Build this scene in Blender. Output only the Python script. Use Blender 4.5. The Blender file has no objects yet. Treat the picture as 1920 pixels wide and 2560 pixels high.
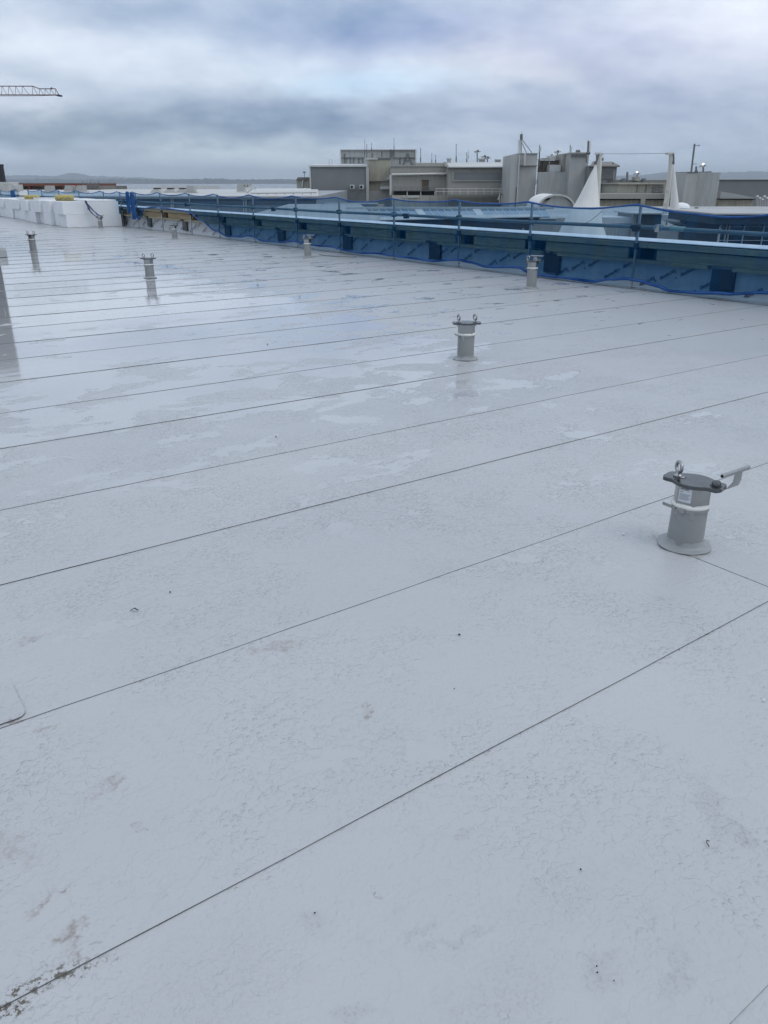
import bpy, bmesh, math, random
from mathutils import Vector, Matrix, noise as mnoise

# ------------------------------------------------------------------ camera
S = bpy.context.scene
COL = S.collection
FPX, HOR, EYE = 1960.0, 457.0, 1.6            # focal length in photo pixels, horizon row, eye height
PITCH = math.atan((1280 - HOR) / FPX)
HEAD = math.radians(35.9)                     # heading, from +Y (along the parapet) towards +X
cam = bpy.data.cameras.new('camera'); camo = bpy.data.objects.new('camera', cam); COL.objects.link(camo)
cam.sensor_fit = 'VERTICAL'; cam.sensor_height = 36.0; cam.sensor_width = 27.0
cam.lens = FPX / 2560 * 36.0
cam.clip_start = 0.05; cam.clip_end = 60000
camo.location = (0, 0, EYE); camo.rotation_euler = (math.pi / 2 - PITCH, 0, -HEAD)
S.camera = camo

# ------------------------------------------------------------------ world, sun, exposure
SUN_EL, SUN_AZ = math.radians(50), math.radians(155)      # azimuth from +Y clockwise: behind the camera
w = bpy.data.worlds.new('World'); S.world = w; w.use_nodes = True
NT = w.node_tree; NT.nodes.clear(); NL = NT.links.new
def wn(t, **k):
    n = NT.nodes.new(t)
    for a, v in k.items(): setattr(n, a, v)
    return n
def wmath(op, a, b=None, c=None):
    n = wn('ShaderNodeMath', operation=op)
    for i, v in enumerate((a, b, c)):
        if v is None: continue
        if isinstance(v, (int, float)): n.inputs[i].default_value = v
        else: NL(v, n.inputs[i])
    return n.outputs[0]
def wvec(op, a, b=None, c=None, out=0):
    n = wn('ShaderNodeVectorMath', operation=op)
    for i, v in enumerate((a, b, c)):
        if v is None: continue
        if isinstance(v, (tuple, list)): n.inputs[i].default_value = v
        else: NL(v, n.inputs[i])
    return n.outputs[out]
d = wn('ShaderNodeTexCoord').outputs['Generated']
dF = wvec('DOT_PRODUCT', d, (math.sin(HEAD), math.cos(HEAD), 0), out=1)
dR = wvec('DOT_PRODUCT', d, (math.cos(HEAD), -math.sin(HEAD), 0), out=1)
dZ = wvec('DOT_PRODUCT', d, (0, 0, 1), out=1)
az = wmath('ARCTAN2', dR, dF); el = wmath('ARCSINE', dZ)
cb = wn('ShaderNodeCombineXYZ'); NL(az, cb.inputs[0]); NL(el, cb.inputs[1]); ae = cb.outputs[0]
def wnoise(vec, scale, detail=5, rough=.55):
    n = wn('ShaderNodeTexNoise'); n.inputs['Scale'].default_value = scale
    n.inputs['Detail'].default_value = detail; n.inputs['Roughness'].default_value = rough
    NL(vec, n.inputs['Vector']); return n
# cloud sheets seen flat: project the direction on a layer overhead, so clouds flatten towards the horizon
den = wmath('ADD', wmath('MAXIMUM', dZ, 0.0), 0.30)
cl = wn('ShaderNodeCombineXYZ'); NL(wmath('DIVIDE', dR, den), cl.inputs[0]); NL(wmath('DIVIDE', dF, den), cl.inputs[1])
warp = wvec('SUBTRACT', wnoise(cl.outputs[0], 2.7, 8, .58).outputs['Color'], (.5, .5, .5))
aew = wvec('MULTIPLY_ADD', warp, (.22, .070, 0), ae)
# broad base: blue-grey low down, paler overhead
acc = None
rampn = wn('ShaderNodeMapRange'); rampn.interpolation_type = 'SMOOTHSTEP'; NL(el, rampn.inputs[0])
rampn.inputs[1].default_value = -.02; rampn.inputs[2].default_value = 1.2
mixb = wn('ShaderNodeMix', data_type='RGBA'); NL(rampn.outputs[0], mixb.inputs[0])
mixb.inputs[6].default_value = (.412, .480, .585, 1); mixb.inputs[7].default_value = (.58, .655, .75, 1)
acc = mixb.outputs[2]
def px_ae(x, y):
    r = ((x - 960) / FPX, math.cos(PITCH) + (1280 - y) / FPX * math.sin(PITCH), -math.sin(PITCH) + (1280 - y) / FPX * math.cos(PITCH))
    return math.atan2(r[0], r[1]), math.atan2(r[2], math.hypot(r[0], r[1]))
for x, y, sx, sy, c in [
        (330, 322, 420, 36, (-.15, -.148, -.14)), (60, 335, 240, 30, (-.06, -.06, -.065)),
        (820, 300, 230, 34, (-.10, -.10, -.085)), (640, 268, 300, 40, (-.06, -.06, -.05)),
        (620, 40, 420, 60, (-.09, -.085, -.06)), (1000, 90, 260, 50, (-.07, -.07, -.03)),
        (1650, 290, 420, 80, (-.075, -.085, -.06)), (1500, 120, 330, 60, (-.02, -.035, -.01)),
        (960, 210, 180, 26, (.05, .10, .13)), (1230, 172, 140, 34, (.12, .10, .07)),
        (100, 120, 200, 50, (.11, .10, .09)), (40, 280, 190, 34, (.14, .13, .13)),
        (560, 160, 320, 50, (.09, .09, .09)), (1860, 40, 230, 75, (.19, .17, .16)),
        (610, 385, 160, 26, (.05, .06, .035)), (1150, 400, 700, 40, (.035, .045, .055)), (1700, 410, 400, 35, (.04, .045, .05)), (350, 415, 600, 26, (.03, .035, .035))]:
    a0, e0 = px_ae(x, y)
    q = wvec('MULTIPLY', wvec('SUBTRACT', aew, (a0, e0, 0)), (2100 / sx, 2000 / sy, 0))
    g = wmath('EXPONENT', wmath('MULTIPLY', wvec('DOT_PRODUCT', q, q, out=1), -0.8))
    cg = wn('ShaderNodeCombineXYZ')
    for i in range(3): NL(g, cg.inputs[i])
    acc = wvec('MULTIPLY_ADD', cg.outputs[0], (1.35 * c[0], 1.35 * c[1], 1.35 * c[2] * (1.08 if c[2] < 0 else .95)), acc)
fb = wmath('SUBTRACT', wnoise(cl.outputs[0], 4.0, 10, .60).outputs['Fac'], .5)
fc = wn('ShaderNodeCombineXYZ')
for i in range(3): NL(fb, fc.inputs[i])
acc = wvec('MULTIPLY_ADD', fc.outputs[0], (.44, .42, .38), acc)
sky = wn('ShaderNodeTexSky', sky_type='NISHITA'); sky.sun_disc = False
sky.sun_elevation = SUN_EL; sky.sun_rotation = SUN_AZ
bgc = wn('ShaderNodeBackground'); NL(acc, bgc.inputs[0]); bgc.inputs[1].default_value = 1.47
bgs = wn('ShaderNodeBackground'); NL(sky.outputs[0], bgs.inputs[0]); bgs.inputs[1].default_value = .06
mxs = wn('ShaderNodeMixShader'); mxs.inputs[0].default_value = .12
NL(bgc.outputs[0], mxs.inputs[1]); NL(bgs.outputs[0], mxs.inputs[2])
wo = wn('ShaderNodeOutputWorld'); NL(mxs.outputs[0], wo.inputs[0])
sl = bpy.data.lights.new('sun', 'SUN'); sl.energy = .7; sl.angle = math.radians(35); sl.color = (1, .96, .90)
so = bpy.data.objects.new('sun', sl); COL.objects.link(so)
so.rotation_euler = (math.pi / 2 - SUN_EL, 0, math.pi - SUN_AZ)
vs = S.view_settings; vs.view_transform = 'Standard'; vs.look = 'None'; vs.exposure = 0.08; vs.gamma = 1; vs.use_curve_mapping = False
S.cycles.use_denoising = True
S.cycles.max_bounces = 8; S.cycles.transparent_max_bounces = 16; S.cycles.volume_bounces = 0
S.cycles.use_adaptive_sampling = True; S.cycles.adaptive_threshold = .01

# ------------------------------------------------------------------ helpers: frames
CF = (math.sin(HEAD), math.cos(HEAD)); CR = (math.cos(HEAD), -math.sin(HEAD))
def ray(x, y):
    v = (1280 - y) / FPX
    return ((x - 960) / FPX, math.cos(PITCH) + v * math.sin(PITCH), -math.sin(PITCH) + v * math.cos(PITCH))
def HX(x, D, y=457):
    r = ray(x, y); return r[0] / r[1] * D
def HZ(y, D):
    r = ray(960, y); return EYE + r[2] / r[1] * D
def W3(r, f, z): return Vector((CR[0] * r + CF[0] * f, CR[1] * r + CF[1] * f, z))
GROUND = -8.0

# ------------------------------------------------------------------ helpers: materials
MATS = {}
def mat(name, col, rough=.6, var=.08, scale=3.0, bump=0.0, bscale=30.0, metal=0.0, spec=.5, streak=0.0, ribs=0.0, ribscale=1.0, col2=None, stretch=(1, 1, 1), coord='Object', trans=0.0):
    if name in MATS: return MATS[name]
    m = bpy.data.materials.new(name); m.use_nodes = True; MATS[name] = m
    t = m.node_tree; L = t.links.new; b = t.nodes['Principled BSDF']
    tc = t.nodes.new('ShaderNodeTexCoord'); mp = t.nodes.new('ShaderNodeMapping'); mp.inputs['Scale'].default_value = stretch
    if coord == 'World':
        g = t.nodes.new('ShaderNodeNewGeometry'); L(g.outputs['Position'], mp.inputs[0])
    else: L(tc.outputs[coord], mp.inputs[0])
    n = t.nodes.new('ShaderNodeTexNoise'); n.inputs['Scale'].default_value = scale; n.inputs['Detail'].default_value = 6; n.inputs['Roughness'].default_value = .6
    L(mp.outputs[0], n.inputs['Vector'])
    c2 = col2 or tuple(max(0, c * (1 - 2.2 * var)) for c in col)
    mx = t.nodes.new('ShaderNodeMix'); mx.data_type = 'RGBA'
    mr = t.nodes.new('ShaderNodeMapRange'); mr.inputs[1].default_value = .3; mr.inputs[2].default_value = .7
    L(n.outputs['Fac'], mr.inputs[0]); L(mr.outputs[0], mx.inputs[0])
    mx.inputs[6].default_value = (*col, 1); mx.inputs[7].default_value = (*c2, 1)
    out = mx.outputs[2]
    if streak:
        m2 = t.nodes.new('ShaderNodeMapping'); m2.inputs['Scale'].default_value = (2.2, 2.2, .12); L(tc.outputs['Object'], m2.inputs[0])
        n2 = t.nodes.new('ShaderNodeTexNoise'); n2.inputs['Scale'].default_value = 2.0; n2.inputs['Detail'].default_value = 5; L(m2.outputs[0], n2.inputs['Vector'])
        r2 = t.nodes.new('ShaderNodeMapRange'); r2.inputs[1].default_value = .42; r2.inputs[2].default_value = .75; r2.inputs[4].default_value = streak; L(n2.outputs['Fac'], r2.inputs[0])
        x2 = t.nodes.new('ShaderNodeMix'); x2.data_type = 'RGBA'; L(r2.outputs[0], x2.inputs[0]); L(out, x2.inputs[6])
        x2.inputs[7].default_value = (col[0] * .45, col[1] * .43, col[2] * .38, 1); out = x2.outputs[2]
    L(out, b.inputs['Base Color'])
    rr = t.nodes.new('ShaderNodeMapRange'); rr.inputs[3].default_value = max(.02, rough - .1); rr.inputs[4].default_value = min(1, rough + .1)
    L(n.outputs['Fac'], rr.inputs[0]); L(rr.outputs[0], b.inputs['Roughness'])
    b.inputs['Metallic'].default_value = metal; b.inputs['Specular IOR Level'].default_value = spec
    hgt = None
    if ribs:
        wv = t.nodes.new('ShaderNodeTexWave'); wv.wave_type = 'BANDS'; wv.bands_direction = 'X'; wv.inputs['Scale'].default_value = ribscale; L(tc.outputs['Object'], wv.inputs['Vector'])
        bp = t.nodes.new('ShaderNodeBump'); bp.inputs['Strength'].default_value = 1; bp.inputs['Distance'].default_value = ribs
        L(wv.outputs['Fac'], bp.inputs['Height']); L(bp.outputs[0], b.inputs['Normal'])
    elif bump:
        nb = t.nodes.new('ShaderNodeTexNoise'); nb.inputs['Scale'].default_value = bscale; nb.inputs['Detail'].default_value = 5; L(mp.outputs[0], nb.inputs['Vector'])
        bp = t.nodes.new('ShaderNodeBump'); bp.inputs['Strength'].default_value = .6; bp.inputs['Distance'].default_value = bump
        L(nb.outputs['Fac'], bp.inputs['Height']); L(bp.outputs[0], b.inputs['Normal'])
    return m

# wet single-ply membrane: pale grey sheet, water film and beads, shoe marks
def membrane_material(name, drops, stains):
    m = bpy.data.materials.new(name); m.use_nodes = True
    t = m.node_tree; L = t.links.new; b = t.nodes['Principled BSDF']
    pos = t.nodes.new('ShaderNodeNewGeometry').outputs['Position']
    def N(scale, detail=4, rough=.55, vec=None, stretch=None, dist=0):
        v = vec or pos
        if stretch:
            mp = t.nodes.new('ShaderNodeMapping'); mp.inputs['Scale'].default_value = stretch; L(v, mp.inputs[0]); v = mp.outputs[0]
        n = t.nodes.new('ShaderNodeTexNoise'); n.inputs['Scale'].default_value = scale; n.inputs['Detail'].default_value = detail
        n.inputs['Roughness'].default_value = rough; n.inputs['Distortion'].default_value = dist; L(v, n.inputs['Vector']); return n
    def MR(v, a, c, lo=0., hi=1., smooth=True):
        n = t.nodes.new('ShaderNodeMapRange'); n.interpolation_type = 'SMOOTHSTEP' if smooth else 'LINEAR'
        for i, q in enumerate((a, c, lo, hi)): n.inputs[i + 1].default_value = q
        L(v, n.inputs[0]); return n.outputs[0]
    def MA(op, a, c=None, e=None):
        n = t.nodes.new('ShaderNodeMath'); n.operation = op
        for i, q in enumerate((a, c, e)):
            if q is None: continue
            if isinstance(q, (int, float)): n.inputs[i].default_value = q
            else: L(q, n.inputs[i])
        return n.outputs[0]
    def VM(op, a, c, out=0):
        n = t.nodes.new('ShaderNodeVectorMath'); n.operation = op
        for i, q in enumerate((a, c)):
            if q is None: continue
            if isinstance(q, tuple): n.inputs[i].default_value = q
            else: L(q, n.inputs[i])
        return n.outputs[out]
    def MX(f, a, c):
        n = t.nodes.new('ShaderNodeMix'); n.data_type = 'RGBA'
        if isinstance(f, (int, float)): n.inputs[0].default_value = f
        else: L(f, n.inputs[0])
        for i, q in ((6, a), (7, c)):
            if isinstance(q, tuple): n.inputs[i].default_value = (*q, 1)
            else: L(q, n.inputs[i])
        return n.outputs[2]
    sep = t.nodes.new('ShaderNodeSeparateXYZ'); L(pos, sep.inputs[0])
    # colour
    big = N(.55, 5, .6).outputs['Fac']
    col = MX(MR(big, .3, .7), (.430, .439, .453), (.462, .469, .479))
    pink = N(.33, 3, .5, stretch=(1, 1, 1)).outputs['Fac']
    col = MX(MA('MULTIPLY', MR(pink, .52, .72), .45), col, (.470, .455, .476))
    oi = t.nodes.new('ShaderNodeObjectInfo')
    tone = MX(oi.outputs['Random'], (.95, .955, .965), (1.03, 1.025, 1.02))
    tn = t.nodes.new('ShaderNodeMix'); tn.data_type = 'RGBA'; tn.blend_type = 'MULTIPLY'; tn.inputs[0].default_value = 1; L(col, tn.inputs[6]); L(tone, tn.inputs[7]); col = tn.outputs[2]
    tide = MA('ABSOLUTE', MA('SUBTRACT', N(1.9, 6, .6, dist=.4).outputs['Fac'], .5))
    col = MX(MA('MULTIPLY', MR(tide, .010, .0), .07), col, (.30, .295, .285))
    fine = N(9, 6, .65).outputs['Fac']
    col = MX(MA('MULTIPLY', MR(fine, .55, .85), .35), col, (.36, .372, .38))
    if stains:
        # shoe marks and spills, each where it lies (x, y, half-length, half-width, turn)
        wob = VM('MULTIPLY', VM('SUBTRACT', N(14, 4, .65).outputs['Color'], (.5, .5, .5)), (.16, .16, 0))
        wp = VM('ADD', pos, wob)
        def blot(lst):
            a = None
            for x, y, rx, ry, ang, s in lst:
                mp = t.nodes.new('ShaderNodeMapping'); mp.vector_type = 'TEXTURE'
                mp.inputs['Location'].default_value = (x, y, 0); mp.inputs['Rotation'].default_value = (0, 0, math.radians(ang)); mp.inputs['Scale'].default_value = (rx, ry, 1)
                L(wp, mp.inputs[0])
                mm = t.nodes.new('ShaderNodeVectorMath'); mm.operation = 'MULTIPLY'; mm.inputs[1].default_value = (1, 1, 0); L(mp.outputs[0], mm.inputs[0])
                g = MR(VM('LENGTH', mm.outputs[0], None, 1), 1.0, .35, 0, s)
                a = g if a is None else MA('MAXIMUM', a, g)
            return a
        speck = MR(N(42, 4, .7).outputs['Fac'], .44, .60)
        speck2 = MR(N(95, 3, .7).outputs['Fac'], .50, .62)
        def G(x, y):
            r = ray(x, y); s = -EYE / r[2]; p = W3(r[0] * s, r[1] * s, 0); return p.x, p.y
        def at(px, py, rx, ry, ang, s): return (*G(px, py), rx, ry, ang, s)
        brown = blot([at(75, 1597, .07, .035, 10, .5), at(700, 1620, .10, .05, 0, .45), at(640, 1625, .05, .03, 0, .4), at(915, 1783, .075, .02, 25, .6),
                      at(118, 1822, .04, .025, 0, .5), at(270, 1965, .08, .025, 20, .5), at(95, 2262, .05, .02, 20, .6), at(185, 2335, .06, .03, 30, .7),
                      at(200, 2370, .03, .02, 0, .7), at(150, 2220, .02, .015, 0, .7), at(355, 2067, .02, .015, 0, .5), at(950, 2230, .012, .012, 0, .7),
                      at(40, 1805, .06, .012, 10, .8), at(1655, 1345, .06, .05, 0, .4), at(1730, 1390, .09, .03, -80, .5), at(25, 2120, .05, .12, 20, .3)])
        col = MX(MA('MULTIPLY', brown, MA('MULTIPLY_ADD', speck, .75, .25)), col, (.235, .185, .165))
        grey = blot([at(1780, 2020, .17, .06, 50, .5), at(1850, 2080, .06, .02, 60, .7), at(1165, 2085, .045, .03, 0, .55), at(1150, 2350, .13, .02, -20, .5),
                     at(885, 2540, .06, .03, -30, .5), at(790, 2310, .05, .05, 40, .45), at(1050, 2330, .06, .02, 0, .5), at(1690, 2440, .10, .04, 20, .5),
                     at(1500, 2430, .08, .06, 0, .45), at(1640, 1500, .10, .02, 0, .5), at(500, 2470, .3, .2, 0, .22), at(1250, 2500, .25, .12, 0, .25), at(1380, 2250, .2, .1, 0, .2)])
        col = MX(MA('MULTIPLY', grey, MA('MULTIPLY_ADD', speck2, .7, .3)), col, (.29, .295, .295))
        mud = blot([at(70, 2478, .20, .035, 1, 1.), at(150, 2452, .16, .02, 2, .9), at(20, 2500, .08, .05, 0, 1.)])
        col = MX(MA('MULTIPLY', mud, MR(N(60, 4, .75).outputs['Fac'], .50, .56)), col, (.12, .105, .085))
    L(col, b.inputs['Base Color'])
    # standing water: bare film in shallow patches, mostly farther out where the fall ends
    fn = N(1.7, 9, .66, stretch=(.8, 1.2, 1), dist=.35).outputs['Fac']
    away = MR(sep.outputs[1], 1.5, 9.0, -.13, .085)
    edge = MR(sep.outputs[0], 4.2, 7.6, 0.01, -.20)
    film = MR(MA('ADD', MA('ADD', fn, away), edge), .480, .515)
    spl = MR(MA('ADD', N(4.2, 6, .62, stretch=(.7, 1.3, 1)).outputs['Fac'], MR(sep.outputs[1], 2.5, 6, -.12, .0)), .650, .668)
    film = MA('MAXIMUM', film, spl)
    L(MA('MULTIPLY_ADD', film, -.22, .30), b.inputs['Roughness'])
    b.inputs['IOR'].default_value = 1.38; b.inputs['Specular IOR Level'].default_value = .42
    L(MA('MULTIPLY', film, .60), b.inputs['Coat Weight']); b.inputs['Coat Roughness'].default_value = .05; b.inputs['Coat IOR'].default_value = 1.33
    # beads: flat islands of water with rounded rims plus small drops; none under the film
    prev = None
    if drops:
        isl = MR(N(13, 4, .55).outputs['Fac'], .485, .53)
        isl2 = MR(N(36, 3, .5).outputs['Fac'], .51, .58)
        vo = t.nodes.new('ShaderNodeTexVoronoi'); vo.inputs['Scale'].default_value = 50; L(pos, vo.inputs['Vector'])
        drop = MR(vo.outputs['Distance'], .46, .14)
        dm = MR(N(4, 3).outputs['Fac'], .42, .58)
        h = MA('ADD', MA('MULTIPLY', isl, .55), MA('ADD', MA('MULTIPLY', isl2, .42), MA('MULTIPLY', MA('MULTIPLY', drop, dm), 1.0)))
        dry = MR(N(1.4, 4).outputs['Fac'], .38, .58, .35, 1.)
        h = MA('MULTIPLY', MA('MULTIPLY', h, dry), MA('SUBTRACT', 1.0, film))
        bp = t.nodes.new('ShaderNodeBump'); bp.inputs['Strength'].default_value = 1; bp.inputs['Distance'].default_value = .0026; L(h, bp.inputs['Height'])
        prev = bp.outputs[0]
    lw = t.nodes.new('ShaderNodeBump'); lw.inputs['Strength'].default_value = 1; lw.inputs['Distance'].default_value = .0016
    L(N(5, 3, .5, stretch=(.6, 1.6, 1)).outputs['Fac'], lw.inputs['Height']); 
    if prev: L(prev, lw.inputs['Normal'])
    L(lw.outputs[0], b.inputs['Normal'])
    return m
M_MEMB = membrane_material('wet_membrane_near', True, True); M_MEMB2 = membrane_material('wet_membrane_mid', True, False); M_MEMB3 = membrane_material('wet_membrane_far', False, False)
M_EDGE = mat('lap_edge', (.03, .031, .036), .7, .3, 2.2, col2=(.20, .205, .215), coord='World')

M_DECK = mat('deck_dark', (.05, .05, .05), .8)
M_BOOT = mat('boot_membrane', (.27, .275, .272), .42, .06, 6, bump=.002, bscale=14)
M_FLNG = mat('flange_membrane', (.315, .325, .33), .36, .08, 9, bump=.003, bscale=18)
M_STEEL = mat('stainless', (.42, .425, .42), .30, .10, 14, metal=1.0, bump=.0004, bscale=90)
M_STEEL_D = mat('plate_steel', (.155, .16, .165), .26, .12, 9, metal=1.0, bump=.0005, bscale=40)
M_GALV = mat('tube_steel', (.40, .405, .41), .38, .12, 10, metal=.85, stretch=(1, 1, .3))
M_SEAL = mat('sealant', (.74, .73, .68), .45, .05, 20, bump=.003, bscale=40)
M_LABEL = mat('label_film', (.62, .64, .66), .35, .04, 20)
M_INK = mat('print_dark', (.06, .065, .08), .5)
M_INKB = mat('print_blue', (.015, .03, .085), .5)
M_FILM = mat('vapour_film', (.52, .535, .55), .38, .07, 2.5, bump=.012, bscale=5)
M_PLATE = mat('bracket_dark', (.055, .06, .065), .5, .15, 6)
M_TIMB = mat('timber', (.36, .265, .14), .65, .16, 5, bump=.002, bscale=20, stretch=(2, .25, 3))
M_TIMB2 = mat('timber_grey', (.37, .32, .205), .7, .16, 5, bump=.002, bscale=20, stretch=(2, .25, 3))
M_TIMBD = mat('timber_dark', (.07, .045, .03), .8)
M_COPE = mat('coping_white', (.80, .81, .83), .35, .04, 4)
M_SCAF = mat('scaffold_galv', (.34, .37, .38), .45, .15, 8, metal=.4)
M_RAIL = mat('scaffold_rail', (.20, .25, .26), .45, .2, 3, metal=.3, stretch=(1, .4, 1))
M_CLMP = mat('coupler_dark', (.05, .055, .06), .5, .2, 20)
M_CPLG = mat('coupler_pale', (.38, .50, .42), .5, .2, 20)
M_FOAM = mat('eps_foam', (.76, .77, .785), .75, .04, 3, bump=.004, bscale=40)
M_YELL = mat('roll_wrap', (.46, .36, .06), .5, .1, 9, col2=(.36, .32, .18), bump=.006, bscale=14)
M_YEND = mat('roll_end', (.62, .46, .03), .55, .1, 12)
M_BLACK = mat('matt_black', (.018, .019, .022), .55)
M_ROPE = mat('blue_rope', (.012, .095, .33), .6, .2, 12)
M_NAVY = mat('navy_web', (.012, .035, .13), .6, .2, 12)

def net_material(name, tint, lo, hi):
    m = bpy.data.materials.new(name); m.use_nodes = True; t = m.node_tree; L = t.links.new
    t.nodes.clear(); o = t.nodes.new('ShaderNodeOutputMaterial')
    tr = t.nodes.new('ShaderNodeBsdfTransparent'); tr.inputs[0].default_value = (*tint, 1)
    df = t.nodes.new('ShaderNodeBsdfDiffuse'); df.inputs[0].default_value = (.012, .145, .36, 1)
    tl = t.nodes.new('ShaderNodeBsdfTranslucent'); tl.inputs[0].default_value = (.012, .145, .36, 1)
    m1 = t.nodes.new('ShaderNodeMixShader'); m1.inputs[0].default_value = .4; L(df.outputs[0], m1.inputs[1]); L(tl.outputs[0], m1.inputs[2])
    g = t.nodes.new('ShaderNodeNewGeometry'); n = t.nodes.new('ShaderNodeTexNoise'); n.inputs['Scale'].default_value = 1.6; n.inputs['Detail'].default_value = 5
    mp = t.nodes.new('ShaderNodeMapping'); mp.inputs['Scale'].default_value = (1, 2.6, .9); mp.inputs['Rotation'].default_value = (.5, 0, 0); L(g.outputs['Position'], mp.inputs[0]); L(mp.outputs[0], n.inputs['Vector'])
    r = t.nodes.new('ShaderNodeMapRange'); r.inputs[1].default_value = .3; r.inputs[2].default_value = .7; r.inputs[3].default_value = lo; r.inputs[4].default_value = hi; L(n.outputs['Fac'], r.inputs[0])
    m2 = t.nodes.new('ShaderNodeMixShader'); L(r.outputs[0], m2.inputs[0]); L(tr.outputs[0], m2.inputs[1]); L(m1.outputs[0], m2.inputs[2])
    L(m2.outputs[0], o.inputs[0]); return m
M_NET = net_material('debris_net', (.60, .755, .875), .05, .20); M_NET2 = net_material('debris_net_doubled', (.78, .86, .905), .03, .13)

# ------------------------------------------------------------------ helpers: meshes and objects
class MB:
    def __init__(s): s.v = []; s.f = []; s.m = []
    def add(s, vs_, fs, mi=0):
        o = len(s.v); s.v += [tuple(q) for q in vs_]; s.f += [tuple(i + o for i in f) for f in fs]; s.m += [mi] * len(fs); return s
    def box(s, x0, x1, y0, y1, z0, z1):
        return s.add([(x, y, z) for z in (z0, z1) for y in (y0, y1) for x in (x0, x1)],
                     [(0, 2, 3, 1), (4, 5, 7, 6), (0, 1, 5, 4), (2, 6, 7, 3), (0, 4, 6, 2), (1, 3, 7, 5)])
    def tube(s, pts, r, n=8, cap=True):
        pts = [Vector(p) for p in pts]; k = len(pts); rs = r if isinstance(r, (list, tuple)) else [r] * k
        vs_ = []; fs = []; ref = None
        for i, p in enumerate(pts):
            d_ = (pts[min(i + 1, k - 1)] - pts[max(i - 1, 0)]).normalized()
            if ref is None or abs(ref.dot(d_)) > .95: ref = Vector((0, 0, 1)) if abs(d_.z) < .9 else Vector((1, 0, 0))
            a = d_.cross(ref).normalized(); b_ = a.cross(d_).normalized()
            vs_ += [p + (a * math.cos(2 * math.pi * j / n) + b_ * math.sin(2 * math.pi * j / n)) * rs[i] for j in range(n)]
        for i in range(k - 1):
            for j in range(n):
                q = (j + 1) % n; fs.append((i * n + j, i * n + q, (i + 1) * n + q, (i + 1) * n + j))
        if cap: fs += [tuple(range(n))[::-1], tuple((k - 1) * n + j for j in range(n))]
        return s.add(vs_, fs)
    def lathe(s, prof, n=28, wob=0., seed=0., cap=True, cx=0, cy=0):
        vs_ = []; fs = []
        for i, (r, z) in enumerate(prof):
            for j in range(n):
                a = 2 * math.pi * j / n
                q = mnoise.noise(Vector((math.cos(a) * 1.6 + seed, math.sin(a) * 1.6, z * 9))) * wob
                vs_.append((cx + (r + q) * math.cos(a), cy + (r + q) * math.sin(a), z + q * .6))
        for i in range(len(prof) - 1):
            for j in range(n):
                q = (j + 1) % n; fs.append((i * n + j, i * n + q, (i + 1) * n + q, (i + 1) * n + j))
        if cap: fs += [tuple(range(n))[::-1], tuple((len(prof) - 1) * n + j for j in range(n))]
        return s.add(vs_, fs)
    def torus(s, c, ax, R, r, n=20, m=8):
        ax = Vector(ax).normalized(); u = ax.orthogonal().normalized(); v = ax.cross(u); c = Vector(c); vs_ = []; fs = []
        for i in range(n):
            a = 2 * math.pi * i / n; e = u * math.cos(a) + v * math.sin(a)
            for j in range(m):
                b_ = 2 * math.pi * j / m; vs_.append(c + e * (R + r * math.cos(b_)) + ax * r * math.sin(b_))
        for i in range(n):
            for j in range(m):
                fs.append((i * m + j, ((i + 1) % n) * m + j, ((i + 1) % n) * m + (j + 1) % m, i * m + (j + 1) % m))
        return s.add(vs_, fs)
    def prism(s, poly, ext, axis='z'):
        # poly in the plane, extruded between ext[0] and ext[1]; axis y: poly is (x, z), axis z: (x, y), axis x: (y, z)
        mk = {'z': lambda p, e: (p[0], p[1], e), 'y': lambda p, e: (p[0], e, p[1]), 'x': lambda p, e: (e, p[0], p[1])}[axis]
        n = len(poly); vs_ = [mk(p, ext[0]) for p in poly] + [mk(p, ext[1]) for p in poly]
        fs = [tuple(range(n)), tuple(range(2 * n - 1, n - 1, -1))] + [(i, i + n, (i + 1) % n + n, (i + 1) % n) for i in range(n)]
        return s.add(vs_, fs)
    def build(s, name, m, parent=None, smooth=None, bevel=0, loc=None):
        me = bpy.data.meshes.new(name); me.from_pydata(s.v, [], s.f)
        for q in (m if isinstance(m, (list, tuple)) else [m]): me.materials.append(q)
        me.polygons.foreach_set('material_index', s.m)
        bm = bmesh.new(); bm.from_mesh(me); bmesh.ops.recalc_face_normals(bm, faces=bm.faces); bm.to_mesh(me); bm.free()
        if smooth:
            me.polygons.foreach_set('use_smooth', [True] * len(me.polygons)); me.set_sharp_from_angle(angle=math.radians(smooth))
        o = bpy.data.objects.new(name, me); COL.objects.link(o)
        if parent: o.parent = parent
        if loc: o.location = loc
        if bevel:
            b_ = o.modifiers.new('bevel', 'BEVEL'); b_.width = bevel; b_.segments = 2; b_.limit_method = 'ANGLE'; b_.angle_limit = math.radians(40)
        return o
def tag(o, label=None, cat=None, group=None, kind=None):
    if label: o['label'] = label
    if cat: o['category'] = cat
    if group: o['group'] = group
    if kind: o['kind'] = kind
    return o
def empty(name, loc, rz=0, **k):
    o = bpy.data.objects.new(name, None); COL.objects.link(o); o.location = loc; o.rotation_euler.z = rz; o.empty_display_size = .2
    return tag(o, **k)
def inst(me, name, parent, loc, rot=(0, 0, 0), scale=(1, 1, 1)):
    o = bpy.data.objects.new(name, me); COL.objects.link(o); o.parent = parent; o.location = loc; o.rotation_euler = rot; o.scale = scale; return o
def text_mesh(s, size, m, res=2, ext=0):
    c = bpy.data.curves.new('t', 'FONT'); c.body = s; c.size = size; c.resolution_u = res; c.extrude = ext; c.offset = size * .018
    o = bpy.data.objects.new('t', c); COL.objects.link(o)
    me = bpy.data.meshes.new_from_object(o.evaluated_get(bpy.context.evaluated_depsgraph_get()))
    bpy.data.objects.remove(o); me.materials.clear(); me.materials.append(m); return me
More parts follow.
